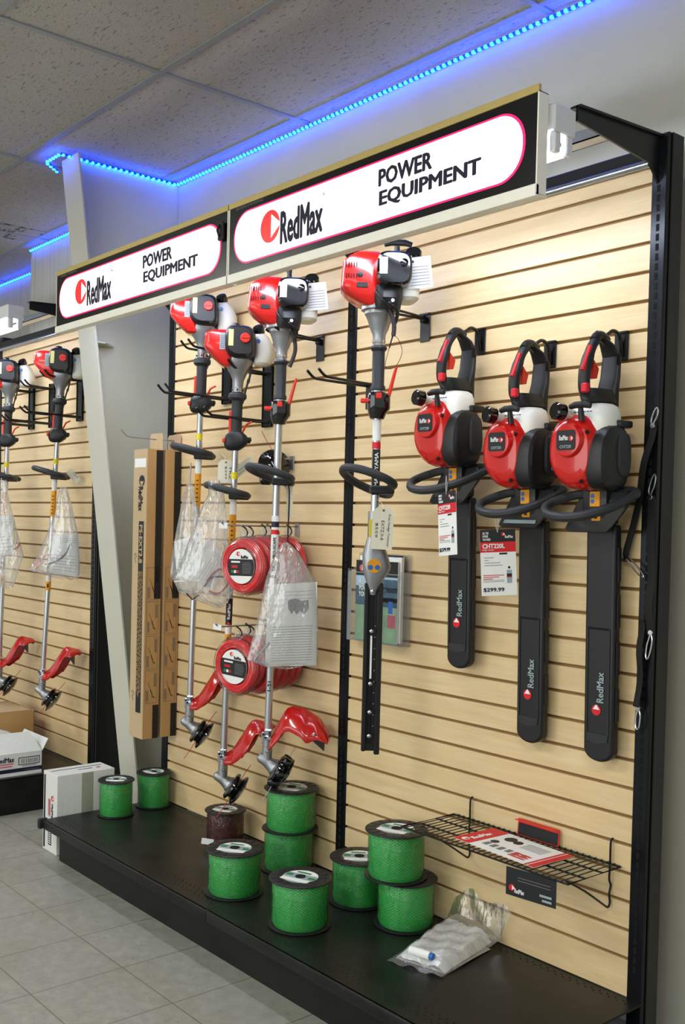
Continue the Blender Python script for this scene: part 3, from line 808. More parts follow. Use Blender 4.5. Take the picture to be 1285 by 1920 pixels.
    b = MB().mat('gloss_black'); b.prism([(.150, -1.290), (.176, -1.275), (.178, -1.325)], lambda y, z: Vector((.03, y, z)), lambda y, z: Vector((.045, y, z))); b.build('line_cutter', t, rot=(0, 0, -.20))
    head(t, -1.470)
    nest(t, NEST)
    return t
RZT = -.65
TR = make_trimmer()
TRIM = [((-1.970, -.128, 2.080), 'highest trimmer with white tank, left of the pair under the signs', (0, .0, 0)),
        ((-1.685, -.148, 1.918), 'white-tanked trimmer hung lower, front of the pair under the signs', (0, 0, 0)),
        ((-3.300, -.116, 2.022), 'string trimmer of the left bay nearest the column, its tank behind the column edge', (0, 0, 0)),
        ((-3.860, -.150, 2.020), 'string trimmer at the left edge of the photo with its white tank in view', (0, 0, 0))]
for i, (p, l, r) in enumerate(TRIM):
    q = TR if i == 0 else dup(TR)
    q.location = p; q['label'] = l
    q.rotation_euler = ((-.0155, -.018, -.045, -.02)[i], 0, RZT)

# hangers: tall black back plate with two pairs of long prongs
def hanger(x, z0, label, L_=.30, zlow=-.185, group='black double-prong trimmer hangers'):
    t = thing('trimmer_hanger', label, 'hanger', (x, -.001, z0), group=group)
    b = MB().mat('slot_steel'); b.box((-.030, -.010, zlow-.02), (.030, 0, .03), .004); b.box((-.030, -.014, zlow-.02), (-.024, 0, .03), .002); b.box((.024, -.014, zlow-.02), (.030, 0, .03), .002)
    b.build('back_plate', t)
    for zz in (0, zlow):
        for sx in (-1, 1):
            l2 = L_-.10 if zz == 0 else L_; P = curve([(sx*.020, -.008, zz), (sx*.024, -.06, zz), (sx*.027, -l2+.05, zz+.002), (sx*.027, -l2+.015, zz+.006), (sx*.027, -l2-.012, zz+.030)], 4)
            MB().mat('hook_black').tube(P, .0048, 8).build('prong', t)
    return t
hanger(-1.970, 2.105, 'black prong hanger under the highest trimmer')
hanger(-1.685, 1.995, 'black prong hanger under the lower trimmer of the pair')
hanger(-3.300, 2.115, 'black prong hanger holding the left bay trimmer nearest the column')
hanger(-3.890, 2.105, 'black prong hanger holding the trimmer at the left edge')
hanger(-3.63, 2.100, 'empty black prong hanger between the two left bay trimmers', .26)

# straight-shaft engine used by the brush trimmer and the pole hedge trimmer
def pro_engine(t, tee=True):
    b = MB().mat('red_plastic')
    b.loft([(.112, .005, -.022, .046, .026), (.122, .0, -.034, .058, .040), (.145, 0, -.052, .064, .056), (.162, 0, -.060, .066, .062), (.170, 0, -.061, .067, .063), (.246, 0, -.059, .064, .060), (.262, 0, -.050, .058, .052), (.272, 0, -.042, .050, .044), (.278, 0, -.038, .040, .034)], 34, 4.6)
    b.build('engine_cover', t)
    b = MB().mat('dark_void')
    for k in range(5):
        for j in range(2): b.box((.060, -.112+.008*k, .222-.034*j), (.0672, -.1095+.008*k, .236-.034*j))
    b.build('cooling_slots', t)
    b = MB().mat('black_plastic'); b.lathe([(.009, 0), (.009, .005), (.005, .006)], (.064, -.068, .200), (1, 0, 0), 12); b.box((.0645, -.078, .160), (.0675, -.044, .176), .001); b.build('cover_bolt', t)
    b = MB().mat('gloss_black')
    R = []
    for x, s_ in ((.055, 1.0), (.085, 1.0), (.100, .94), (.106, .82)):
        R.append([Vector((x,   .034+.056*s_*math.copysign(abs(math.cos(a))**.55, math.cos(a)), .215+.054*s_*math.copysign(abs(math.sin(a))**.55, math.sin(a)))) for a in [2*PI*(k+.5)/28 for k in range(28)]])
    b.rings(R); b.lathe([(.012, 0), (.012, .006), (.006, .008)], (.106, .062, .230), (1, 0, 0), 12); b.build('air_filter_cover', t)
    b = MB().mat('paper_white'); b.box((.1045, -.012, .195), (.1072, .012, .245)); b.build('white_sticker', t)
    b = MB().mat('black_plastic'); b.loft([(.10, .03, .02, .04, .04), (.13, .035, .02, .05, .045), (.17, .03, .02, .045, .045)], 20, 3)
    b.tube(curve([(.06, .0, .13), (.075, .03, .11), (.06, .05, .09), (.04, .045, .06)], 4), .006, 8); b.tube(curve([(.07, -.02, .15), (.09, .0, .12), (.07, .03, .10)], 4), .004, 8); b.build('carburettor', t)
    MB().mat('alloy').lathe([(.006, 0), (.006, .02)], (.07, .028, .118), (1, .2, .1), 10).build('fuel_fitting', t)
    b = MB().mat('white_tank'); b.loft([(.132, .0, .082, .040, .024), (.142, 0, .086, .052, .034), (.20, 0, .088, .055, .036), (.24, 0, .086, .050, .034), (.25, 0, .084, .038, .024)], 24, 2.8); b.build('fuel_tank', t)
    b = MB().mat('gloss_black'); b.lathe([(.020, -.016), (.0255, -.014), (.0255, .012), (.022, .016)], (.030, .098, .272), (.7, -.1, .6), 18)
    b.build('tank_cap', t)
    b = MB().mat('paper_white')
    Mt = Matrix.Translation((.066, .108, .240)) @ Matrix.Rotation(.12, 4, 'Y') @ Matrix.Rotation(.14, 4, 'X')
    b.box((0, -.040, -.075), (.001, .040, .018), 0, Mt); b.mat('ink_grey')
    for k in range(7): b.box((.001, -.032, -.066+k*.009), (.0016, .032, -.0645+k*.009), 0, Mt)
    b.mat('ink_blue' if 'ink_blue' in MATS else 'ink_navy').box((.001, -.032, .002), (.0016, -.012, .009), 0, Mt)
    b.build('tank_tag', t)
    b = MB().mat('black_plastic')
    b.lathe([(.010, .27), (.008, .300)], (.02, .048 if tee else .018, 0), seg=10)
    if tee: b.tube([(.02, .008, .306), (.02, .03, .312), (.02, .072, .312), (.02, .094, .306)], [.009, .010, .010, .008], 10)
    else: b.tube([(.02, .018, .29), (.02, .016, .32), (.02, .004, .365)], [.008, .012, .009], 10, flat=.6)
    b.build('pull_handle', t)
    b = MB().mat('alloy')
    b.lathe([(.045, .122), (.058, .118), (.058, .104), (.047, .102), (.047, .092), (.044, .088), (.038, .075), (.028, .045), (.020, .028), (.020, .012)], seg=26)
    b.box((-.062, -.012, .102), (-.045, .012, .112), .003); b.box((.045, -.012, .102), (.062, .012, .112), .003)
    b.build('clutch_housing', t)
    b = MB().mat('chrome'); b.lathe([(.021, .012), (.021, .004), (.018, .003), (.018, -.004)], seg=18); b.build('neck_ring', t)
    b = MB().mat('grip_rubber'); b.lathe([(.018, -.004), (.024, -.006), (.0265, -.012), (.024, -.018), (.0195, -.022), (.0195, -.125), (.0235, -.132), (.0235, -.142), (.018, -.145)], seg=20); b.build('handle_grip', t)
    MB().mat('galvanised').lathe([(.020, -.144), (.020, -.150)], seg=18).build('grip_ring', t)
    b = MB().mat('gloss_black'); b.loft([(-.150, 0, 0, .024, .028, 2.5), (-.160, 0, .004, .034, .036, 3), (-.200, 0, .004, .034, .036, 3), (-.216, 0, 0, .028, .028, 2.6), (-.232, 0, 0, .022, .022, 2.4)], 22); b.build('throttle_housing', t)
    b = MB().mat('red_trim'); b.box((.0, -.054, -.184), (.020, -.026, -.170), .003); b.build('stop_switch', t)
    MB().mat('red_trim').box((.028, -.008, -.172), (.038, .010, -.154), .002).build('lock_button', t)
    b = MB().mat('red_trim'); b.tube([(.015, .033, -.162), (.015, .037, -.145), (.015, .050, -.090), (.015, .056, -.068)], [.006, .006, .005, .004], 8); b.build('throttle_lever', t)
    return t
def price_tag(name, w, h, M, t, mname='tag_card', hole=True):
    b = MB().mat(mname)
    P = [(-w/2, -h/2), (w/2, -h/2), (w/2, h/2-w*.25), (w/2-w*.22, h/2), (-w/2+w*.22, h/2), (-w/2, h/2-w*.25)]
    b.prism(P, lambda x, y: M @ Vector((x, y, -.0004)), lambda x, y: M @ Vector((x, y, .0004)))
    return b.build(name, t)

# the brush trimmer with the big guard
t = thing('brush_trimmer', 'nearest long-shafted trimmer with glossy flared red guard, third from the column', 'string trimmer', (-1.373, -.178, 2.000), (-.014, 0, RZT))
pro_engine(t, False)
b = MB().mat('grip_rubber'); b.tube(curve([(.03, .01, .12), (.03, .036, .09), (.025, .048, .03), (.02, .030, -.03)], 6), .007, 8); b.build('throttle_cable', t)
MB().mat('shaft_metal').cyl((0, 0, -.22), (0, 0, -1.345), .0132, seg=18).build('shaft', t)
b = MB().mat('paper_white'); b.cyl((0, 0, -.84), (0, 0, -.555), .0136, seg=18); b.mat('ink_navy').cyl((0, 0, -.595), (0, 0, -.575), .0139, seg=18); b.mat('ink_red').cyl((0, 0, -.620), (0, 0, -.604), .0139, seg=18); b.mat('ink_navy').cyl((0, 0, -.775), (0, 0, -.765), .0139, seg=18); b.build('shaft_label', t)
text('lettering', 'PRO-SCAPE', 'ink_navy', .075, .010, T(.0142, -.001, -.668) @ MX @ Matrix.Rotation(PI/2, 4, 'Z'), t, .02)
text('lettering', 'BK', 'ink_black', .024, .014, T(.0142, -.001, -.738) @ MX @ Matrix.Rotation(PI/2, 4, 'Z'), t, .02)
text('lettering', '1-21', 'ink_black', .035, .013, T(.0136, -.001, -1.16) @ MX @ Matrix.Rotation(PI/2, 4, 'Z'), t, .02)
loop_handle(t, -.415, 1.0, .13, xt=.10)
b = MB().mat('guard_red')
def bigshield(s, q):
    u = q*2-1
    rid = interp([(0, .0), (.12, .055), (.25, .108), (.35, .118), (.55, .114), (.8, .088), (.95, .046), (1, .022)], s)
    sk = interp([(0, .03), (.15, .062), (.33, .072), (.55, .085), (.65, .096), (.8, .065), (.95, .03), (1, .012)], s)
    return Vector((u*(.038+(.040 if u > 0 else .006)*smooth(s*1.5)), .012+.212*s, -1.350+rid-sk*abs(u)**2.0+.004*math.cos(u*10)*(1-s)))
b.grid(bigshield, 22, 14); b.build('debris_guard', t, solid=.0035, rot=(0, 0, -.16))
b = MB().mat('gloss_black'); b.prism([(.170, -1.335), (.214, -1.322), (.212, -1.368)], lambda y, z: Vector((.05, y, z)), lambda y, z: Vector((.065, y, z))); b.build('line_cutter', t, rot=(0, 0, -.16))
b = MB().mat('chrome'); b.lathe([(.006, 0), (.006, .006), (.003, .008)], (.074, .175, -1.310), (1, -.2, .3), 10); b.build('cutter_screw', t, rot=(0, 0, -.16))
head(t, -1.420, 2, True)
b = MB().mat('hook_black'); b.tube(curve([(.02, .03, -.43), (.022, .045, -.47), (.022, .045, -.68)], 5), .003, 6); b.build('hanging_cord', t); nest(t, NEST)

# single-plate hooks
def plate_hook(x, z, label, L_=.15, arm='fork', w=.045, h=.085):
    t = thing('slatwall_hook', label, 'hook', (x, -.001, z))
    b = MB().mat('hook_black'); b.box((-w/2, -.004, -h), (w/2, 0, .006), .0015); b.box((-w/2, -.010, .0), (w/2, 0, .006), .001); b.box((-.008, -.022, -.026), (.008, -.003, -.004), .003)
    b.build('back_plate', t)
    if arm == 'fork':
        for sx in (-1, 1):
            P = curve([(sx*.006, -.018, -.012), (sx*.012, -.05, -.010), (sx*.024, -L_+.05, -.008), (sx*.028, -L_, -.006), (sx*.028, -L_-.03, .004)], 5)
            MB().mat('hook_black').tube(P, .0042, 8).build('prong', t)
    return t
plate_hook(-1.373, 2.098, 'black forked slatwall hook holding up the brush trimmer engine', .20)
plate_hook(-.832, 2.105, 'black forked slatwall hook holding up the pole hedge trimmer', .21)
hk = thing('slatwall_hook', 'empty long double prong hook between brush trimmer and pole hedge trimmer', 'hook', (-1.085, -.001, 1.90))
b = MB().mat('hook_black'); b.box((-.03, -.004, -.08), (.03, 0, .01), .0015); b.build('back_plate', hk)
for sx in (-1, 1):
    MB().mat('hook_black').tube(curve([(sx*.022, -.004, 0), (sx*.024, -.06, 0), (sx*.030, -.20, .002), (sx*.030, -.235, .006), (sx*.030, -.262, .026)], 4), .0048, 8).build('prong', hk)

# pole hedge trimmer
t = thing('pole_hedge_trimmer', 'pole hedge trimmer with glossy black engine box and long black cutter bar', 'hedge trimmer', (-.832, -.203, 1.985), (0, 0, RZT))
pro_engine(t, True)
b = MB().mat('grip_rubber'); b.tube(curve([(.05, .02, .12), (.05, .04, .06), (.05, .04, .02)], 5), .007, 8); b.tube(curve([(.04, .03, .10), (.042, .04, .04), (.03, .03, -.015)], 5), .0022, 6); b.build('throttle_cable', t)
b = MB().mat('dark_void'); b.tube(curve([(.05, .04, .02), (.05, .025, -.03), (.03, .02, -.075), (.03, .05, -.072), (.05, .068, -.03), (.05, .055, .01), (.05, .04, .02)], 6), .0009, 5); b.build('wire_loop', t)
MB().mat('shaft_metal').cyl((0, 0, -.22), (0, 0, -.545), .0132, seg=18).build('shaft', t)
b = MB().mat('paper_white'); b.cyl((0, 0, -.30), (0, 0, -.235), .0135, seg=18); b.build('white_label', t); b = MB().mat('ink_red').cyl((0, 0, -.325), (0, 0, -.305), .0135, seg=18); b.mat('ink_black'); b.box((.006, -.012, -.47), (.0142, .012, -.326), .003); b.build('shaft_label', t)
text('lettering', 'MARUYAMA', 'paper_white', .105, .012, T(.0146, 0, -.39) @ MX @ Matrix.Rotation(PI/2, 4, 'Z'), t, .02)
loop_handle(t, -.432, 1.0, .17, xt=.20)
b = MB().mat('alloy')
b.lathe([(.020, -.520), (.021, -.53), (.021, -.60), (.019, -.605)], seg=18)
b.loft([(-.60, 0, 0, .018, .020), (-.625, 0, .002, .026, .030), (-.655, .0, .004, .028, .040), (-.690, 0, .010, .028, .045), (-.705, 0, .010, .027, .043), (-.74, 0, .003, .020, .026), (-.768, 0, .0, .012, .013), (-.782, 0, .0, .010, .010)], 22, 2.6)
b.build('gearbox', t)
b = MB().mat('label_yellow'); b.box((.019, -.018, -.60), (.0222, .012, -.545), .001); b.build('yellow_label', t)
b = MB().mat('label_orange'); b.lathe([(.022, 0), (.022, .002)], (.0275, .0, -.690), (1, 0, 0), 20); b.mat('label_blue')
for yy in (-.012, .010): b.lathe([(.008, 0), (.008, .001)], (.0296, yy, -.695), (1, 0, 0), 12)
b.build('warning_label', t)
b = MB().mat('black_steel')
b.box((-.006, -.024, -1.275), (-.001, .030, -.745), .001); b.box((-.004, -.026, -1.275), (.010, -.012, -.745), .003); b.box((-.004, .014, -1.285), (.010, .032, -.745), .003)
b.build('cutter_bar', t)
b = MB().mat('slot_steel'); b.box((.004, -.008, -1.25), (.009, .004, -.77), .001); b.build('blade_slide', t)
b = MB().mat('paper_white'); b.box((.0085, -.005, -1.045), (.0097, .001, -.91)); b.build('blade_sticker', t)
for k, z in enumerate((-.77, -.895, -1.06, -1.15, -1.225)): MB().mat('chrome').lathe([(.0065, 0), (.0065, .005), (.003, .007)], (.010, -.002, z), (1, 0, 0), 12).build('blade_bolt', t)
b = MB().mat('alloy')
for k in range(10): b.lathe([(.002, 0), (.002, .002)], (.003, .0095, -.88-k*.035), (1, 0, 0), 6)
b.build('rivet_holes', t)
nest(t, {**NEST, 'warning_label': 'gearbox'})
# ================================================================== hand-held hedge trimmers
def make_hedger(blade, cyl_top):
    t = thing('hedge_trimmer', '', 'hedge trimmer', (0, 0, 0), group='red hand-held hedge trimmers hanging by their rear handles')
    # rear handle: closed loop in the y-z plane
    b = MB().mat('black_plastic')
    P = [(-.050, -.002), (-.070, -.030), (-.092, -.085), (-.097, -.110), (-.096, -.150), (-.080, -.168), (-.062, -.176)]
    b.tube(curve([(0, y, z*.88-.014) for y, z in P], 4), [.0145]*6+[.0165]*19, 12, flat=.85)
    b.tube(curve([(0, -.056, -.018), (0, -.044, -.006), (0, -.026, -.004), (0, -.004, -.014)], 4), .0135, 12)
    b.loft([(-.180, 0, -.030, .034, .052), (-.160, 0, -.034, .032, .060), (-.145, 0, -.044, .026, .050)], 20, 3)
    R = []
    for z, y, hx, hy in ((-.008, -.022, .012, .010), (-.030, .006, .024, .009), (-.055, .022, .028, .009), (-.110, .016, .030, .010), (-.150, .006, .032, .014), (-.200, .008, .030, .014)):
        R.append([Vector((hx*math.copysign(abs(math.cos(a))**.6, math.cos(a)), y+hy*math.copysign(abs(math.sin(a))**.6, math.sin(a)), z)) for a in [2*PI*(k+.5)/16 for k in range(16)]])
    b.rings(R); b.build('rear_handle', t)
    MB().mat('dark_void').box((.026, .004, -.078), (.0298, .018, -.050), .003).build('handle_slot', t)
    b = MB().mat('ink_red'); b.tube(curve([(.004, -.076, -.036), (.004, -.086, -.058), (.004, -.102, -.090), (.004, -.108, -.102)], 3), .0095, 8, flat=.7); b.build('throttle_lockout', t)
    b = MB().mat('red_trim'); b.prism([(-.070, -.070), (-.048, -.092), (-.056, -.118), (-.074, -.120)], lambda y, z: Vector((-.008, y, z)), lambda y, z: Vector((.010, y, z))); b.build('throttle_trigger', t)
    b = MB().mat('ink_red'); b.box((.002, -.116, -.158), (.022, -.100, -.134), .003); b.build('stop_switch', t)
    # tank
    b = MB().mat('white_tank')
    b.loft([(-.262, -.005, -.055, .070, .052), (-.240, -.005, -.052, .072, .058), (-.210, -.005, -.048, .066, .056), (-.192, -.002, -.044, .054, .048), (-.184, 0, -.040, .038, .036)], 26, 3)
    b.cyl((-.030, -.085, -.215), (-.036, -.140, -.208), .014, seg=12)
    b.build('fuel_tank', t)
    b = MB().mat('gloss_black')
    ax = Vector((-.25, -.93, .15)); b.lathe([(.018, -.012), (.0235, -.010), (.0235, .014), (.019, .018), (.010, .018)], (-.037, -.150, -.207), ax, 12); b.build('tank_cap', t)
    # engine: red starter side faces -y
    b = MB().mat('red_plastic')
    def ring(y, s_):
        out = []
        for k in range(36):
            a = 2*PI*k/36; c_, s2 = math.cos(a), math.sin(a)
            hx = .092 if c_ < 0 else .064
            hz = .104 if s2 > 0 else .098
            e = 2.5
            x = -.012+hx*s_*math.copysign(abs(c_)**(2/e), c_)*(1-.28*max(0, -s2)**1.5*(c_ < 0)); z = -.312+hz*s_*math.copysign(abs(s2)**(2/e), s2)
            out.append(Vector((x, y, z)))
        return out
    b.rings([ring(-.005, .96), ring(-.040, 1.0), ring(-.085, 1.0), ring(-.112, .93), ring(-.128, .76), ring(-.132, .55)])
    b.lathe([(.047, .0), (.044, .018), (.041, .023), (.035, .024)], (-.018, -.122, -.281), (0, -1, 0), 30)
    b.build('starter_cover', t)
    b = MB().mat('dark_void')
    for x, z in ((.034, -.262), (.016, -.388)): b.lathe([(.0055, 0), (.0055, .003)], (x, -.124 if z < -.3 else -.126, z), (.1, -1, 0), 10)
    for k in range(6): b.box((-.02+k*.010, -.112, -.2085), (-.015+k*.010, -.108, -.2065))
    b.build('cover_holes', t)
    Mb = T(-.018, -.1462, -.281) @ RX
    b = MB().mat('ink_black')
    P = []
    for k in range(32):
        a = 2*PI*k/32; P.append((.034*max(-.84, min(.84, math.cos(a)))*1.05, .036*max(-.72, min(.72, math.sin(a)))))
    b.prism(P, lambda x, y: Mb @ Vector((x, y, 0)), lambda x, y: Mb @ Vector((x, y, .0012))); b.build('badge_plate', t)
    text('lettering', 'RedMax', 'paper_white', .028, .013, Mb @ T(-.006, .006, .0013), t, .02)
    badge('emblem', .017, .004, .007, Mb @ T(0, 0, .0013), t)
    text('lettering', 'CHT220', 'label_silver', .036, .008, Mb @ T(0, -.017, .0013), t, .02)
    # muffler guard with label on the left
    b = MB().mat('black_plastic'); b.loft([(-.385, -.070, -.035, .020, .030), (-.36, -.080, -.040, .028, .045), (-.27, -.086, -.042, .026, .048), (-.245, -.080, -.040, .016, .036)], 20, 3.2); b.build('muffler_guard', t)
    b = MB().mat('label_blue'); b.box((-.108, -.0905, -.355), (-.085, -.0845, -.325), .001); b.mat('label_silver').box((-.112, -.0915, -.322), (-.086, -.0865, -.288), .001); b.build('warning_label', t)
    # black cover on the right (+x) side
    b = MB().mat('black_plastic')
    def rx(x, s_, dz=0):
        out = []
        for k in range(32):
            a = 2*PI*(k+.5)/32; c_, s2 = math.cos(a), math.sin(a)
            y = -.062+.064*s_*math.copysign(abs(c_)**.6, c_); z = -.325+.084*s_*math.copysign(abs(s2)**.6, s2)
            if c_ < 0 and s2 > 0: z -= .030*abs(c_)*s_
            out.append(Vector((x, y, z)))
        return out
    b.rings([rx(.030, 1.0), rx(.058, 1.02), rx(.074, .95), rx(.081, .80)]).build('air_filter_cover', t)
    b = MB().mat('grip_rubber'); b.rings([[Vector((x-.011, -.034+.028*s_*math.copysign(abs(math.cos(a))**.6, math.cos(a)), -.318+.058*s_*math.copysign(abs(math.sin(a))**.6, math.sin(a)))) for a in [2*PI*(k+.5)/20 for k in range(20)]] for x, s_ in ((.088, 1), (.095, .96), (.098, .85))]); b.build('cover_bulge', t)
    b = MB().mat('black_plastic'); b.box((.045, -.045, -.248), (.078, .012, -.228), .006); b.build('cover_latch', t)
    b = MB().mat('black_plastic'); b.cyl((.018, -.128, -.232), (.018, -.134, -.200), .009, .007, 10); b.tube([(-.012, -.138, -.196), (.004, -.138, -.192), (.032, -.138, -.192), (.050, -.136, -.197)], [.007, .009, .009, .007], 10); b.build('pull_handle', t)
    # neck, plate, front guard loop
    b = MB().mat('black_plastic'); b.box((-.040, -.048, -.500), (.040, .012, -.400), .008); b.build('neck', t)
    b = MB().mat('alloy'); b.box((-.02, -.046, -.412), (.035, .0, -.402), .002); b.build('spacer', t)
    b = MB().mat('label_orange'); b.box((-.012, -.0500, -.452), (.020, -.0478, -.412), .001); b.box((-.006, -.0500, -.490), (.022, -.0478, -.462), .001); b.mat('label_blue')
    for z in (-.424, -.438): b.lathe([(.006, 0), (.006, .001)], (-.003, -.050, z), (0, -1, 0), 12)
    b.mat('ink_black').prism([(.002, -.484), (.014, -.484), (.008, -.470)], lambda x, z: Vector((x, -.0501, z)), lambda x, z: Vector((x, -.0506, z)))
    b.build('warning_label', t)
    b = MB().mat('black_plastic')
    b.prism([(-.052, -.415), (.085, -.410), (.100, -.450), (.060, -.505), (.045, -.520), (-.075, -.520), (-.088, -.512)], lambda x, z: Vector((x, -.030-(-z-.41)*.25, z)), lambda x, z: Vector((x, -.022-(-z-.41)*.25, z)))
    b.build('hand_shield', t, bevel=.002)
    b = MB().mat('grip_rubber')
    P = [(-.040, -.030, -.418), (-.075, -.045, -.424), (-.105, -.080, -.440), (-.108, -.112, -.455), (-.075, -.145, -.472), (-.02, -.158, -.480), (.035, -.148, -.476), (.078, -.100, -.458), (.095, -.045, -.436), (.098, -.005, -.420), (.085, .008, -.412), (.04, .004, -.41)]
    b.tube(curve(P, 4), .0125, 10); b.build('front_handle', t)
    # scabbard
    zt, zb, w = -.500, blade, .046
    b = MB().mat('black_plastic')
    P = [(-w, zt), (w, zt), (w, zb+.03)]+[(w*math.cos(a), zb+.03+.032*math.sin(-a)) for a in [PI*k/12 for k in range(1, 12)]]+[(-w, zb+.03)]
    b.prism(P, lambda x, z: Vector((x, .016, z)), lambda x, z: Vector((x, -.016, z)))
    k = zt-.06
    while k > zb+.10: b.box((w-.004, -.004, k-.09), (w+.003, .012, k), .002); k -= .125
    b.build('blade_cover', t, bevel=.007)
    pz = zb+.36 if blade < -1.1 else zb+.335
    b = MB().mat('dark_void'); b.box((-w*.68, -.0172, pz-.006), (w*.68, -.0158, pz), .0005)
    b.mat('grip_rubber'); b.prism([(-w*.72, pz), (-w*.78, pz), (-w*.78, zb+.075), (-w*.72, zb+.075)], lambda x, z: Vector((x, -.0155, z)), lambda x, z: Vector((x, -.0185, z)))
    b.prism([(w*.72, pz), (w*.78, pz), (w*.78, zb+.075), (w*.72, zb+.075)], lambda x, z: Vector((x, -.0155, z)), lambda x, z: Vector((x, -.0185, z)))
    b.prism([(-w*.75, zb+.075), (w*.75, zb+.075), (w*.70, zb+.055), (0, zb+.046), (-w*.70, zb+.055)], lambda x, z: Vector((x, -.0155, z)), lambda x, z: Vector((x, -.0185, z)))
    b.build('cover_rim', t)
    Ml = T(.008, -.0172, zb+.20) @ RX @ Matrix.Rotation(PI/2, 4, 'Z')
    text('lettering', 'RedMax', 'label_silver', .082, .022, Ml, t, .02)
    badge('emblem', 0, 0, .0145, T(-.004, -.0172, zb+.138) @ RX @ Matrix.Rotation(PI/2, 4, 'Z'), t)
    nest(t, {'handle_slot': 'rear_handle', 'throttle_lockout': 'rear_handle', 'throttle_trigger': 'rear_handle', 'stop_switch': 'rear_handle', 'tank_cap': 'fuel_tank', 'cover_holes': 'starter_cover', 'badge_plate': 'starter_cover', 'cover_bulge': 'air_filter_cover', 'cover_latch': 'air_filter_cover', 'cover_rim': 'blade_cover'})
    return t
hl = make_hedger(-1.135, 0); TL = .024; hl.rotation_euler = (TL, 0, 0); hl.location = (-.079, -.068, 1.938); hl['label'] = 'rightmost of the three red hedge trimmers, longest blade cover hanging lowest'
h2 = dup(hl, (-.320, -.062, 1.945), (TL, 0, 0), 'middle red hedge trimmer with the $299.99 card on its front handle')
hs = make_hedger(-1.020, 0); hs.rotation_euler = (TL, 0, 0); hs.location = (-.591, -.074, 2.012); hs['label'] = 'leftmost of the three red hedge trimmers, with the shortest blade cover'
for ch in hl.children:
    pass
b = MB().mat('label_silver'); b.prism([(-.070, -.507), (.046, -.507), (.050, -.497), (-.064, -.497)], lambda x, z: Vector((x, -.0560, z)), lambda x, z: Vector((x, -.0540, z))); lab(b.build('pale_strip', h2), 'pale grey strip on the hand shield')
def curl_hook(x, z, label):
    t = thing('slatwall_hook', label, 'hook', (x, -.001, z), group='short black hooks holding the hedge trimmers')
    b = MB().mat('hook_black'); b.box((-.022, -.004, -.072), (.022, 0, .006), .0015); b.box((-.022, -.010, 0), (.022, 0, .006), .001); b.build('back_plate', t)
    b = MB().mat('hook_black'); b.tube(curve([(.004, -.006, -.060), (.004, -.014, -.020), (.004, -.024, -.004), (.002, -.045, .002), (0, -.070, -.012), (0, -.095, -.020), (0, -.115, -.010)], 5), .0052, 8); b.build('prong', t)
    return t
curl_hook(-.591, 2.025, 'black hook behind the handle of the leftmost hedge trimmer')
curl_hook(-.320, 1.955, 'black hook behind the handle of the middle hedge trimmer')
curl_hook(-.079, 1.952, 'black hook behind the handle of the rightmost hedge trimmer')

# ================================================================== things that face the camera side: cards, bags (local +x = front)
FA = -.70
NF = Vector((math.cos(FA), math.sin(FA), 0)); LF = Vector((-math.sin(FA), math.cos(FA), 0))
def onplane(px, py, Q, n=NF):
    ray = _f + CR*((px-CCX)/CF) + CU*((CCY-py)/CF); Q = Vector(Q)
    return CP + ray*((Q-CP).dot(n)/ray.dot(n))
def loc(px, py, Q):
    """(lateral, height) of a pixel on the camera-facing plane through Q, relative to Q"""
    d = onplane(px, py, Q)-Vector(Q); return d.dot(LF), d.z

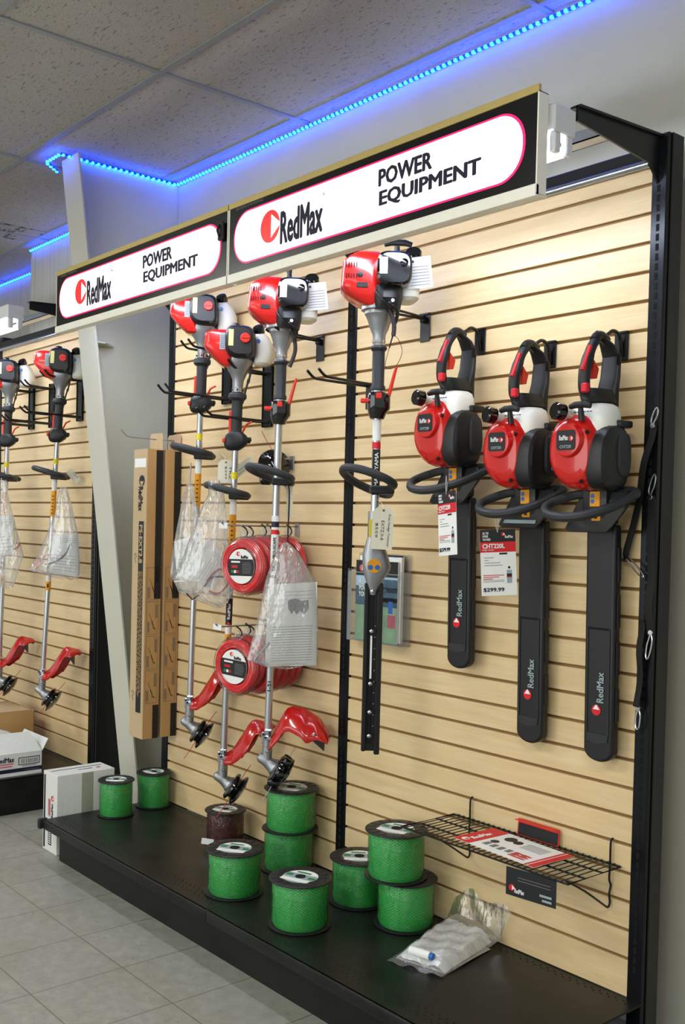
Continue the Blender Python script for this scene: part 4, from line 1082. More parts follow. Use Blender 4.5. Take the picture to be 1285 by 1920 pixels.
def product_card(name, label, pos, rotz, tilt, price, model, w=.098, h=.182):
    t = thing(name, label, 'price card', pos, (tilt, 0, rotz))
    # card hangs below its origin, faces +x
    b = MB().mat('paper_white'); b.box((-.0004, -w/2, -h), (.0004, w/2, 0)); b.build('card', t)
    M = T(.0005, 0, 0) @ MX
    def pl(mn, x0, x1, y0, y1, h0=0, hh=.0003):
        b = MB().mat(mn); plate(b, x0, x1, y0, y1, M, hh, h0); return b
    pl('ink_black', -w/2, w/2, -.034, 0).build('black_header', t)
    pl('ink_red', -w/2, w/2, -.062, -.034).build('red_band', t)
    text('lettering', 'ALL THE\nPOWER\nYOU NEED', 'paper_white', .022, .024, M @ T(-w/2+.018, -.018, .0004), t, .02)
    badge('emblem', w/2-.034, -.013, .005, M @ T(0, 0, .0004), t); text('lettering', 'RedMax', 'paper_white', .022, .008, M @ T(w/2-.018, -.020, .0004), t, .02)
    text('lettering', model, 'paper_white', .062, .013, M @ T(-w/2+.037, -.045, .0004), t, .03)
    text('lettering', 'Hedge Trimmer', 'paper_white', .032, .005, M @ T(-w/2+.022, -.056, .0004), t, .01)
    pl('ink_black', w/2-.046, w/2-.024, -.069, -.064).build('dark_strip', t)
    b = MB().mat('ink_grey')
    for k, l in enumerate((.026, .012, .044, .050)): plate(b, -w/2+.010, -w/2+.010+l, -.078-.007*k, -.0765-.007*k, M, .0003)
    b.build('feature_list', t); b = MB().mat('ink_grey')
    for k in range(2): plate(b, -w/2+.006, -w/2+.064, -.140-.004*k, -.1388-.004*k, M, .0003)
    b.build('small_print', t)
    b = MB().mat('ink_pink')
    for k, l in enumerate((.058, .044, .026)): plate(b, -w/2+.006, -w/2+.006+l, -.127-.005*k, -.1245-.005*k, M, .0003)
    b.build('pink_print', t)
    b = MB().mat('ink_black'); plate(b, w/2-.023, w/2-.017, -.108, -.102, M); b.mat('label_silver'); plate(b, w/2-.027, w/2-.013, -.148, -.112, M); b.mat('ink_black'); plate(b, w/2-.027, w/2-.013, -.130, -.122, M, .0008); b.mat('ink_red'); plate(b, w/2-.027, w/2-.013, -.133, -.130, M, .0008); b.build('bottle_picture', t)
    text('lettering', price, 'ink_navy', .058, .012, M @ T(-w/2+.034, -.166, .0004), t, .02)
    b = MB().mat('nylon_line'); b.tube(curve([(.002, 0, -.008), (.004, .002, .02), (.0, .0, .045), (-.004, -.004, .02), (.002, 0, -.008)], 5), .0011, 6); b.build('tie', t)
    return t
q = at(933, 993, 'y', -.205)
product_card('price_card', 'white, red and black card priced $299.99 hanging from the middle hedge trimmer', q, FA, .06, '$299.99', 'CHT220L')
q = at(838, 922, 'y', -.235)
product_card('price_card', 'narrow-looking turned card priced $279.99 hanging from the leftmost hedge trimmer', q, FA-1.12, .09, '$279.99', 'CHT220')

def paper_tag(label, px, py, Q, w, h, rot, lines, rz=0, yaw=0, rivet=True):
    p = onplane(px, py, Q); t = thing('paper_tag', label, 'tag', p, (0, 0, FA+yaw))
    M = T(0, 0, 0) @ Matrix.Rotation(rot, 4, 'X')
    b = MB().mat('tag_card')
    P = [(-w/2, -h), (w/2, -h), (w/2, -w*.22), (w/2-w*.22, 0), (-w/2+w*.22, 0), (-w/2, -w*.22)]
    b.prism(P, lambda x, y: M @ Vector((-.0004, x, y)), lambda x, y: M @ Vector((.0004, x, y))); b.build('card', t)
    if rivet:
        b = MB().mat('kraft_card'); b.lathe([(.0045, 0), (.0045, .0006)], M @ Vector((.0004, 0, -.010)), (1, 0, 0), 12); b.mat('dark_void').lathe([(.002, 0), (.002, .0009)], M @ Vector((.0004, 0, -.010)), (1, 0, 0), 10); b.build('eyelet', t)
    for k, (s_, l) in enumerate(lines):
        text('lettering', s_, 'ink_navy', l, w*.14, M @ T(.0005, w*.28-w*.28*k, -h*.55) @ MX @ Matrix.Rotation(-PI/2, 4, 'Z'), t, 0)
    b = MB().mat('paper_white'); b.tube(curve([M @ Vector((0, 0, -.008)), M @ Vector((0, -.006, .010)), M @ Vector((-.01, -.02, .022))], 4), .0007, 5); b.build('string', t)
    return t
Q4 = (-.832+.05, -.203-.04, 1.3)
paper_tag('cream card tag with handwriting tied to the pole hedge trimmer', 720, 951, Q4, .066, .130, -.04, [('Pole Hedge Trimmer', .10), ('EXTZ.0-8', .06), ('$559', .045)])
Q2 = (-1.685, -.17, 1.55)
paper_tag('cream tag lettered TRZ and $299 behind the lower trimmer handle', 424, 862, (-1.70, -.13, 1.55), .060, .090, 0, [('TRZ', .05), ('$299', .05)])
paper_tag('cream tag slanting up to the right behind the lower trimmer shaft', 473, 862, (-1.70, -.10, 1.55), .038, .085, -.85, [('TRZ 230S', .06), ('2299', .04)], rivet=False)
paper_tag('blank white tag hanging right of the brush trimmer handle', 543, 905, (-1.373, -.13, 1.5), .024, .125, .03, [], yaw=-.3, rivet=False)
paper_tag('small creased tag on the left bay trimmer handle near the column', 128, 882, (-3.30, -.10, 1.6), .035, .075, .75, [('TRZ', .04)], rivet=False)

# plastic bags ------------------------------------------------------
def bag(label, Q, rows, seed, name='plastic_bag', depth=.028):
    """rows: (py, px_left, px_right) outline"""
    t = thing(name, label, 'bag', Q, (0, 0, FA)); rnd = random.Random(seed)
    R = []; seg = 40
    ph = [rnd.uniform(0, 6.28) for _ in range(6)]
    pts = []
    for a, c in zip(rows, rows[1:]):
        for k in range(4): f = k/4; pts.append([a[i]+(c[i]-a[i])*f for i in range(3)])
    pts.append(list(rows[-1]))
    n = len(pts)
    for j, (py, xl, xr) in enumerate(pts):
        l0, z = loc(xl, py, Q); l1, _ = loc(xr, py, Q); c_ = (l0+l1)/2; hw = (l1-l0)/2; f = j/(n-1)
        d = depth*(.35+.65*math.sin(PI*min(1, .15+f*.85)))*(1 if j < n-1 else .1)
        ring = []
        for k in range(seg):
            a = 2*PI*k/seg
            wr = 1+.10*math.sin(7*a+ph[0]+f*1.5)+.07*math.sin(13*a+ph[1]-f*2)+.04*math.sin(23*a+ph[2])
            ring.append(Vector((d*math.sin(a)*wr, c_+hw*math.cos(a)*(1+.02*math.sin(5*a+ph[3])), z+.008*math.sin(3*a+ph[4])*f*f)))
        R.append(ring)
    MB().mat('clear_bag').rings(R, cap=False).build('film', t, angle=80)
    # folds: pale seams
    return t
def sheet(t, Q, quad, name='manual_sheet', mname='paper_white', x=.0, lines=True, nl=14, split=True):
    V = [Vector((x, *loc(px, py, Q))) for px, py in quad]
    b = MB().mat(mname); b.v
    a = [b.v(v) for v in V]; c = [b.v(v-Vector((.003, 0, 0))) for v in V]
    b._f(a); b._f(list(reversed(c)))
    for i in range(4): b._f([a[i], c[i], c[(i+1) % 4], a[(i+1) % 4]])
    b.build(name, t)
    if lines:
        b = MB().mat('ink_grey'); tl, tr, br, bl = V
        for k in range(nl):
            f = .52+.44*k/nl
            p0 = tl.lerp(bl, f).lerp(tr.lerp(br, f), .10); p1 = tl.lerp(bl, f).lerp(tr.lerp(br, f), .92); d = Vector((0, 0, -.0016)); e = Vector((.0006, 0, 0))
            b._f([b.v(p0+e), b.v(p1+e), b.v(p1+e+d), b.v(p0+e+d)])
        for k in range(3):
            f = .10+.045*k; p0 = tl.lerp(bl, f).lerp(tr.lerp(br, f), .35); p1 = tl.lerp(bl, f).lerp(tr.lerp(br, f), .92); d = Vector((0, 0, -.0012)); e = Vector((.0006, 0, 0))
            b._f([b.v(p0+e), b.v(p1+e), b.v(p1+e+d), b.v(p0+e+d)])
        b.build('printed_lines', t)
    return V
Q3 = Vector((-1.373, -.178, 1.12))+NF*.055
t = bag('clear bag with printed manual hanging beside the brush trimmer shaft', Q3, [(1017, 531, 541), (1035, 519, 560), (1060, 508, 575), (1090, 498, 594), (1150, 486, 597), (1200, 474, 597), (1238, 464, 597), (1250, 500, 594)], 3)
V = sheet(t, Q3, [(503, 1096), (595, 1091), (593, 1247), (497, 1250)], x=.004)
b = MB().mat('ink_grey'); M = T(.0052, 0, 0); c_ = loc(559, 1138, Q3)
poly = [(-.036, .022), (-.010, .030), (.012, .022), (.036, .026), (.038, -.004), (.022, -.026), (.008, -.012), (-.004, -.026), (-.014, -.012), (-.022, -.026), (-.034, -.006)]
b.prism([(c_[0]+x, c_[1]+y) for x, y in poly], lambda y, z: Vector((.0046, y, z)), lambda y, z: Vector((.0052, y, z))); b.build('printed_figure', t)
b = MB().mat('alloy'); p0 = loc(478, 1236, Q3); p1 = loc(505, 1205, Q3); p2 = loc(500, 1246, Q3)
b.tube([(.008, *p1), (.008, *p0), (.008, *p2)], .0045, 8); b.build('wrench', t)
Q1 = Vector((-1.970, -.135, 1.3))+NF*.030
t = bag('clear bag of parts on the highest trimmer, behind the other bag', Q1, [(908, 350, 362), (940, 342, 368), (1000, 330, 378), (1050, 322, 388), (1080, 319, 392), (1100, 330, 392), (1112, 345, 388)], 5)
sheet(t, Q1, [(326, 1015), (360, 1005), (370, 1085), (332, 1080)], x=.0, nl=4)
b = MB().mat('nylon_line'); b.tube([(0, *loc(356, 910, Q1)), (0, *loc(358, 868, Q1))], .003, 6); b.build('bag_string', t)
Q2b = Vector((-1.685, -.160, 1.3))+NF*.060
t = bag('clear bag with folded manual hooked over the lower trimmer handle', Q2b, [(900, 391, 412), (925, 391, 420), (960, 375, 425), (1010, 356, 428), (1050, 342, 432), (1085, 326, 438), (1110, 336, 436), (1128, 380, 428), (1137, 410, 418)], 8)
sheet(t, Q2b, [(332, 1078), (392, 1008), (424, 1048), (400, 1104)], x=.0, nl=5)
b = MB().mat('ink_black'); P = [loc(*p, Q2b) for p in ((350, 1112), (361, 1124), (374, 1115))]; b.tube([(.006, *p) for p in P], .0028, 8); b.build('hex_key', t)
b = MB().mat('paper_white'); P = [loc(*p, Q2b) for p in ((328, 1090), (376, 1088))]; b.tube([(.016, *p) for p in P], .0025, 6); b.build('plastic_strip', t)
b = MB().mat('ink_pink'); P = [loc(*p, Q2b) for p in ((388, 1090), (405, 1070), (425, 1068), (430, 1090), (412, 1112), (392, 1108))]; b.tube(curve([(.004, *p) for p in P], 3), .004, 6); b.mat('grip_rubber'); P = [loc(*p, Q2b) for p in ((384, 1100), (398, 1082), (420, 1082))]; b.tube(curve([(.010, *p) for p in P], 3), .0035, 6); b.build('safety_glasses', t)
Q5 = Vector((-3.300, -.15, 1.2))+NF*.060
t = bag('clear bag with manual and red glasses on the left bay trimmer near the column', Q5, [(914, 113, 125), (935, 107, 131), (960, 103, 137), (1000, 88, 146), (1050, 66, 149), (1068, 50, 149), (1076, 82, 148), (1084, 118, 147)], 11)
sheet(t, Q5, [(100, 1002), (148, 1002), (146, 1082), (92, 1074)], x=-.004, nl=6)
b = MB().mat('red_trim'); P = [loc(*p, Q5) for p in ((68, 1066), (76, 1052), (88, 1040), (96, 1040))]; b.tube(curve([(.006, *p) for p in P], 4), [.010]*4+[.008]*4+[.005]*5, 8, flat=.5)
b.mat('ink_navy'); P = [loc(*p, Q5) for p in ((84, 1058), (100, 1055), (122, 1040), (133, 1018))]; b.tube(curve([(.004, *p) for p in P], 4), .0035, 6); b.build('safety_glasses', t)
Q6 = Vector((-3.860, -.18, 1.2))+NF*.060
t = bag('faint clear bag with bluish manual at the left edge of the photo', Q6, [(900, -6, 12), (940, -12, 18), (1000, -20, 34), (1040, -24, 45), (1075, -26, 34), (1100, -20, 26)], 13)
sheet(t, Q6, [(-14, 968), (25, 966), (24, 1040), (-14, 1044)], x=-.004, nl=5)
b = MB().mat('ink_pink'); P = [loc(*p, Q6) for p in ((27, 1030), (34, 1026), (38, 1018))]; b.tube([(.006, *p) for p in P], .006, 6); b.build('small_part', t)

# ================================================================== line packs on peg hooks
def make_pack():
    t = thing('line_pack', '', 'line pack', (0, 0, 0), group='x')
    b = MB().mat('red_line')
    rnd = random.Random(2)
    for r, y in ((.091, -.003), (.087, .006), (.082, -.007), (.078, .003), (.072, -.006), (.068, .004), (.094, .004), (.0875, -.009)):
        pts = [(r*math.cos(a)*(1+.01*math.sin(3*a+r*90)), y+.003*math.sin(2*a+r*70), r*math.sin(a)) for a in [2*PI*k/40 for k in range(40)]]
        b.tube(pts, .0058, 8, closed=True)
    b.build('line_coil', t)
    b = MB().mat('clear_shell'); b.lathe([(.040, .0155), (.100, .015), (.105, .005), (.108, .001), (.108, -.001), (.104, -.008), (.098, -.0145), (.070, -.0160)], (0, 0, 0), (0, 1, 0), 40, cap=False)
    b.box((-.016, -.001, .100), (.016, .001, .132), .0005); b.build('plastic_shell', t)
    M = T(0, -.0150, 0) @ RX
    b = MB().mat('paper_white'); b.prism(disc_pts(0, 0, .0625, 40), lambda x, y: M @ Vector((x, y, -.002)), lambda x, y: M @ Vector((x, y, 0))); b.build('label_card', t)
    P = [(.0625*math.cos(a), .0625*math.sin(a)) for a in [PI*.08+0*k for k in range(1)]]
    ys0, ys1 = -.034, .026
    def arc(y): return math.sqrt(.0622**2-y*y)
    P = [(-arc(ys0+(ys1-ys0)*k/8), ys0+(ys1-ys0)*k/8) for k in range(9)]+[(arc(ys1+(ys0-ys1)*k/8), ys1+(ys0-ys1)*k/8) for k in range(9)]
    b = MB().mat('ink_black'); b.prism(P, lambda x, y: M @ Vector((x, y, 0)), lambda x, y: M @ Vector((x, y, .0004)))
    b.mat('dark_void' if False else 'guard_red'); plate(b, -.044, -.016, -.006, .004, M, .0006); plate(b, -.020, -.010, -.024, -.014, M, .0006); b.mat('green_print'); plate(b, -.046, -.036, -.024, -.014, M, .0006); b.mat('paper_white'); plate(b, -.033, -.023, -.024, -.014, M, .0006)
    b.mat('ink_grey')
    for k in range(7): plate(b, .006, .050-.002*abs(k-3), -.024+.006*k, -.022+.006*k, M, .0006)
    b.build('label_print', t)
    badge('emblem', -.012, .045, .008, M @ T(0, 0, .0003), t); text('lettering', 'RedMax', 'ink_black', .034, .012, M @ T(.018, .034, .0003), t, .02)
    b = MB().mat('paper_white'); plate(b, -.046, -.004, .013, .019, M, .0007); b.build('title_bar', t)
    b = MB().mat('black_plastic'); b.tube(curve([(0, .006, .100), (.010, .010, .118), (.008, .002, .136), (-.004, -.006, .146)], 4), .003, 6); b.build('hang_tie', t)
    nest(t, {'label_print': 'label_card', 'title_bar': 'label_card'})
    return t
pk = make_pack()
first = True
for row, (x0, z0, n, y0, dy, hz) in enumerate(((-1.487, 1.262, 6, -.244, .038, 1.408), (-1.512, .897, 7, -.244, .0335, 1.045))):
    t = thing('peg_hook', ('long chrome peg hook holding the upper row of red line packs', 'long chrome peg hook holding the lower row of red line packs')[row], 'hook', (x0, -.001, hz))
    b = MB().mat('galvanised'); b.box((-.012, -.004, -.035), (.012, 0, .012), .001); b.build('back_plate', t)
    b = MB().mat('galvanised'); b.tube([(0, -.003, 0), (0, -.325, 0), (0, -.338, .010)], .0032, 8); b.build('peg', t)
    b = MB().mat('paper_white'); b.box((-.030, -.330, -.012), (.022, -.327, .008), .001); b.build('price_flag', t)
    for k in range(n):
        q = pk if first else dup(pk, skip=('lettering', 'emblem') if k else ())
        first = False
        rr = random.Random(k*7+row)
        q.location = (x0+rr.uniform(-.006, .006), y0+dy*k, z0+(0 if k == 0 else rr.uniform(0, .010))); q.rotation_euler = (rr.uniform(-.04, .04), rr.uniform(-.12, .12), .25 if k == 0 else .22+rr.uniform(-.04, .04))
        q['group'] = ('red trimmer line packs on the upper peg hook', 'red trimmer line packs on the lower peg hook')[row]
        q['label'] = (('front red line pack of the upper peg hook, its label in full view', 'red line pack behind the front one on the upper peg hook'), ('front red line pack of the lower peg hook, its label in full view', 'red line pack behind the front one on the lower peg hook'))[row][k > 0]

# spare head hanging behind the brush trimmer
p = at(515, 872, 'y', -.066)
t = thing('spare_trimmer_head', 'glossy black trimmer head hanging on the slatwall behind the brush trimmer', 'trimmer head', p, (0, 0, FA+.25))
b = MB().mat('gloss_black'); b.lathe([(.060, -.012), (.063, -.004), (.060, .004), (.045, .010), (.044, .020), (.030, .028), (.015, .030)], (0, 0, 0), (1, .1, .25), 30); b.build('drum', t)
b = MB().mat('gloss_black'); b.loft([(-.075, -.006, -.030, .006, .016), (-.060, 0, -.030, .010, .026), (-.020, .0, -.02, .012, .035)], 18, 2.4); b.build('line_knob', t)
b = MB().mat('cord_red'); b.tube(curve([(0, -.010, .055), (-.01, -.03, .09), (-.01, -.050, .125)], 4), .0012, 5); b.tube(curve([(0, .03, -.05), (-.01, .045, -.08), (-.01, .06, -.105)], 4), .0012, 5); b.build('loose_line', t)
t = thing('slatwall_hook', 'small grey hook holding the spare trimmer head', 'hook', (at(549, 862, 'y', 0).x, -.001, 1.667))
b = MB().mat('alloy'); b.box((-.012, -.004, -.045), (.012, 0, .006), .001); b.build('back_plate', t)
b = MB().mat('alloy'); b.tube([(0, -.003, -.006), (0, -.075, -.006), (0, -.085, .002)], .003, 8); b.build('prong', t)
# ================================================================== tall hanging cartons beside the column
def long_carton(y0, y1, label, full):
    X1 = -2.320; X0 = -2.436; z0 = .478; z1 = 1.722
    t = thing('tall_carton', label, 'carton', (X1, y0, z0), group='tall cartons hanging beside the column'); H = z1-z0; D = y1-y0; Wd = X1-X0
    MB().mat('kraft_card').box((-Wd, 0, 0), (0, D, H), .0015).build('box', t)
    b = MB().mat('kraft_card_pale'); b.box((-Wd+.001, -.0008, .001), (-.001, .0006, H-.001)); b.box((-.028, D-.003, H), (.0, D, H+.0)); b.build('front_face', t)
    b = MB().mat('kraft_card_pale'); b.prism([(-Wd+.006, H-.002), (-Wd+.006, H+.060), (-Wd+.016, H+.072), (-.012, H+.072), (-.002, H+.060), (-.002, H-.002)], lambda x, z: Vector((x, D-.004, z)), lambda x, z: Vector((x, D-.0005, z))); b.build('hang_tab', t)
    M = T(.0008, 0, 0) @ MX           # side face, its x runs along +y
    b = MB().mat('ink_black'); plate(b, D*.56, D*.97, H*.485, H-.004, M); b.build('black_stripe', t); b = MB().mat('ink_black'); plate(b, D*.60, D*.97, .001, .145, M); b.build('black_stripe', t)
    b = MB().mat('ink_grey')
    for k in range(4):
        a = .155+k*.148; c = a+.140
        for (p, q, r, s_) in ((D*.10, D*.86, a, a+.0012), (D*.10, D*.86, c-.0012, c), (D*.10, D*.10+.001, a, c), (D*.86-.001, D*.86, a, c)): plate(b, p, q, r, s_, M)
        for j in range(3): plate(b, D*.66+j*.004, D*.66+.0016+j*.004, a+.07, c-.012, M)
        for j in range(3): plate(b, D*.17+j*.004, D*.17+.0016+j*.004, a+.008, a+.055, M)
    b.mat('ink_black')
    for k in range(4):
        a = .155+k*.148
        for (u0, v0, u1, v1, w_) in ((D*.28, a+.092, D*.48, a+.050, .0007), (D*.44, a+.058, D*.56, a+.034, .0018), (D*.54, a+.030, D*.68, a+.022, .004)):
            p0 = M @ Vector((u0, v0, .0004)); p1 = M @ Vector((u1, v1, .0004)); b.tube([p0, p1], w_, 5, flat=.4)
    b.build('pictures', t)
    if full:
        F = T(0, -.0012, 0) @ RX; R9 = Matrix.Rotation(-PI/2, 4, 'Z')
        cx = -Wd*.36
        b = MB().mat('paper_white'); plate(b, -Wd+.010, -.010, H-.078, H-.040, F, .0004); b.build('address_label', t)
        badge('emblem', 0, 0, .023, F @ T(cx, H-.135, .0004) @ Matrix.Rotation(-PI/2, 4, 'Z'), t, 'ink_black', 'kraft_card_pale')
        text('lettering', 'RedMax', 'ink_black', .105, .036, F @ T(cx-.008, H-.213, .0004) @ R9, t, .03)
        b = MB().mat('ink_black'); plate(b, cx-.020, cx+.022, .111, .935, F, .0005); b.build('front_stripe', t)
        text('lettering', 'PS-EXT3.8', 'kraft_card_pale', .165, .026, F @ T(cx+.001, .837, .0006) @ R9, t, .02)
        b = MB().mat('kraft_card')
        rr = random.Random(4)
        for j in range(5):
            v = .72
            while v > .20:
                l = rr.uniform(.008, .03); plate(b, cx-.016+j*.0075, cx-.0135+j*.0075, v-l, v, F, .0009, .0005); v -= l+.006
        b.build('fine_print', t)
        b = MB().mat('ink_grey')
        for z in (H-.46, .19): b.tube(curve([F @ Vector((-Wd+.018, z, .0006)), F @ Vector((-Wd+.030, z+.012, .0006)), F @ Vector((-Wd+.036, z-.004, .0006)), F @ Vector((-Wd+.022, z-.012, .0006)), F @ Vector((-Wd+.034, z-.03, .0006))], 4), .0011, 5)
        b.build('pen_marks', t)
    return t
long_carton(-.169, -.092, 'outer tall cardboard carton with large black print on its front, hanging beside the column', True)
long_carton(-.079, -.003, 'inner tall cardboard carton against the wall, behind the printed one', False)
t = thing('peg_hook', 'thin wire peg hook through the hang tabs of the tall cartons', 'hook', (-2.378, -.001, 1.768))
MB().mat('alloy').box((-.010, -.003, -.02), (.010, 0, .012), .001).build('back_plate', t)
MB().mat('alloy').tube(curve([(0, -.002, 0), (0, -.08, 0), (0, -.18, .001), (0, -.235, .006), (0, -.262, .030)], 4), .0026, 7).build('peg', t)

# ================================================================== spools of trimmer line
def make_spool(r, h, net, labelmat, name='line_spool'):
    t = thing(name, '', 'line spool', (0, 0, 0), group='x')
    rc = r*.86; ft = .006
    b = MB().mat('black_plastic')
    b.lathe([(r*.30, 0), (r*.97, 0), (r, .002), (r, ft-.001), (r*.97, ft), (rc*.5, ft)], seg=48)
    b.build('bottom_flange', t)
    b = MB().mat('black_plastic')
    b.lathe([(rc*.5, h-ft), (r*.97, h-ft), (r, h-ft+.001), (r, h-.002), (r*.97, h), (r*.60, h), (r*.58, h-.0012), (r*.22, h-.0012), (r*.20, h-.012), (.001, h-.013)], seg=48)
    b.mat('grip_rubber')
    for k in range(16):
        a = 2*PI*k/16; Mr = Matrix.Rotation(a, 4, 'Z'); b.box((r*.66, -.0014, h-.001), (r*.93, .0014, h+.0012), 0, Mr)
    b.build('top_flange', t)
    b = MB().mat(net); rnd = random.Random(int(r*1000))
    prof = [(rc*.97, ft)]+[(rc*(1+.012*math.sin(k*1.9)+.010*math.sin(k*.8+1)), ft+(h-2*ft)*k/10) for k in range(1, 10)]+[(rc*.97, h-ft)]
    b.lathe(prof, seg=56, uv=True, cap=False); b.build('wound_line', t)
    b = MB().mat('clear_wrap_film'); b.lathe([(rc*.995, ft+.002), (rc*1.045, ft+.012), (rc*1.05, h*.5), (rc*1.04, h-ft-.010), (rc*.995, h-ft-.002)], seg=48, cap=False); b.build('clear_wrap', t)
    M = T(0, 0, h-.0011)
    b = MB().mat('label_silver'); b.prism(disc_pts(0, 0, r*.57, 36), lambda x, y: M @ Vector((x, y, 0)), lambda x, y: M @ Vector((x, y, .0010)))
    b.build('round_label', t)
    b = MB().mat('paper_white')
    plate(b, -r*.50, r*.50, -r*.46, -r*.22, M, .0016, .0008)
    P = [(r*.56*math.cos(a), r*.56*math.sin(a)) for a in [PI*(.12+.76*k/14) for k in range(15)]]+[(-r*.48, r*.22), (r*.48, r*.22)]
    b.prism(P, lambda x, y: M @ Vector((x, y, .0008)), lambda x, y: M @ Vector((x, y, .0015)))
    b.mat(labelmat); plate(b, -r*.30, r*.20, r*.27, r*.38, M, .0019, .0015); plate(b, -r*.52, -r*.30, -r*.05, r*.12, M, .0014, .0008); plate(b, r*.30, r*.54, -r*.10, r*.05, M, .0014, .0008)
    b.build('label_print', t)
    b = MB().mat('dark_void'); b.lathe([(r*.17, h-.0004), (r*.17, h+.0012)], seg=20); b.build('centre_hole', t)
    return t
SP = make_spool(.099, .150, 'green_line_net', 'green_print'); SS = make_spool(.0765, .150, 'green_line_net', 'green_print'); SR = make_spool(.081, .125, 'dark_red_line_net', 'ink_grey')
for q in (SP, SS, SR): nest(q, {'round_label': 'top_flange', 'label_print': 'top_flange', 'centre_hole': 'top_flange'})
usedS = set()
def spool(proto, x, y, z, a, label, group='green trimmer line spools on the base deck'):
    q = proto if proto.name not in usedS else dup(proto)
    usedS.add(proto.name); q.location = (x, y, z); q.rotation_euler = (0, 0, a); q['label'] = label; q['group'] = group
D_ = DK+.0005; g2 = 'green spools stacked in twos'
spool(SS, -2.331, -.283, D_, .9, 'small green line spool in front of the white carton')
spool(SS, -2.360, -.085, D_, .2, 'small green line spool in the back left corner of the deck')
spool(SR, -1.764, -.110, D_, .4, 'dark red line spool, the only one that is not green', 'dark red spool')
spool(SP, -1.281, -.396, D_, .55, 'green line spool just in front of the dark red one')
spool(SP, -1.364, -.103, D_, .5, 'lower green spool of the left stack of two, under the brush trimmer')
spool(SP, -1.343, -.112, D_+.1515, .35, 'upper green spool of the left stack of two, under the brush trimmer')
spool(SP, -.926, -.392, D_, .35, 'green line spool nearest the front edge of the deck, standing alone')
spool(SP, -.967, -.112, D_, .8, 'green line spool partly hidden behind the right stack of two')
spool(SP, -.732, -.122, D_, .1, 'lower green spool of the right stack of two')
spool(SP, -.752, -.150, D_+.1515, .3, 'upper green spool of the right stack of two, beside the wire shelf')
t = thing('price_clip', 'small white price card in a black clip before the dark red spool', 'price clip', at(392, 1578, 'y', -.235), (0, 0, FA))
MB().mat('black_plastic').box((-.004, .012, -.072), (.004, .022, .004), .001).build('clip', t)
MB().mat('paper_white').box((.004, -.028, -.010), (.006, .018, .012), 0, Matrix.Rotation(-.12, 4, 'X')).build('price_card', t)

# ================================================================== wire shelf
SX0, SX1, SZ, SY = -.645, -.030, .520, -.232
t = thing('wire_shelf', 'black wire shelf hooked on the slatwall at the lower right', 'wire shelf', (SX0, 0, SZ)); L_ = SX1-SX0
MB().mat('hook_black').tube([(0, -.006, 0), (L_, -.006, 0), (L_+.0, SY, 0), (0, SY, 0)], .0032, 8, closed=True).build('rim', t)
b = MB().mat('hook_black')
nw = 30
for k in range(1, nw):
    x = L_*k/nw; MB().mat('hook_black').tube([(x, -.002, .003), (x, SY*.5, .003), (x, SY-.004, .003)], .0016, 6).build('cross_wire', t)
for y in (-.085, -.16): MB().mat('hook_black').tube([(0, y, 0), (L_, y, 0)], .0028, 7).build('long_wire', t)
b.bm.free()
for x in (.072, L_-.030):
    b = MB().mat('hook_black')
    b.tube(curve([(x, .008, .068), (x, -.004, .068), (x, -.010, .058), (x, -.010, 0), (x, -.012, -.040), (x, -.004, -.058), (x, -.010, -.080), (x, -.006, -.105), (x, -.014, -.116), (x, -.030, -.108), (x, -.12, -.050), (x, -.205, -.004)], 3), .0030, 7)
    b.build('bracket', t)
t = thing('product_sheet', 'red and white leaflet lying flat on the wire shelf', 'leaflet', (-.30, -.135, SZ+.0095), (0, 0, -.06))
b = MB().mat('paper_white'); b.box((-.155, -.080, -.001), (.155, .085, 0)); b.build('sheet', t)
Mz = Matrix.Identity(4)
b = MB().mat('ink_red'); plate(b, -.155, -.090, -.080, .085, Mz, .0004); b.build('red_band', t); b = MB().mat('ink_red'); plate(b, .120, .155, -.080, .085, Mz, .0004); b.mat('paper_white'); plate(b, .130, .133, -.080, .085, Mz, .0007); b.build('red_band', t)
text('lettering', 'RedMax', 'paper_white', .075, .020, T(-.118, .0, .0005) @ Matrix.Rotation(PI/2, 4, 'Z'), t, .03)
badge('emblem', -.126, -.056, .012, T(0, 0, .0005), t, 'paper_white', 'ink_red')
b = MB().mat('ink_grey'); rr = random.Random(9)
for k in range(6): plate(b, -.07+.028*k, -.052+.028*k, -.050+.004*rr.random(), -.022, Mz, .0004)
for k in range(6): plate(b, .015, .095, .015+.008*k, .0175+.008*k, Mz, .0004)
b.mat('ink_black'); b.prism(disc_pts(-.045, .045, .020, 9), lambda x, y: Vector((x, y, 0)), lambda x, y: Vector((x, y, .0005))); b.prism(disc_pts(-.012, .040, .016, 7), lambda x, y: Vector((x, y, 0)), lambda x, y: Vector((x, y, .0005))); b.prism(disc_pts(-.060, -.005, .014, 8), lambda x, y: Vector((x, y, 0)), lambda x, y: Vector((x, y, .0005)))
b.mat('ink_red')
for k in range(3): plate(b, .040, .100, -.060+.014*k, -.052+.014*k, Mz, .0005)
b.build('pictures', t)
t = thing('header_card', 'red card standing at the back of the wire shelf against the slatwall', 'card', (-.305, -.016, SZ+.004), (-.10, 0, 0))
b = MB().mat('red_trim'); b.box((-.075, 0, 0), (.075, .001, .048)); b.box((-.075, -.018, .044), (.075, .001, .046)); b.build('card', t)
MB().mat('ink_black').box((-.072, -.0006, .002), (.072, -.0001, .036)).build('dark_print', t)
t = thing('hang_card', 'small black card with white print hanging under the front of the wire shelf', 'card', (-.147, SY-.003, SZ-.005), (0, 0, .12))
b = MB().mat('ink_black'); b.box((-.077, -.0010, -.072), (.077, 0, .003)); b.build('card', t)
Mh = T(0, -.0011, 0) @ RX
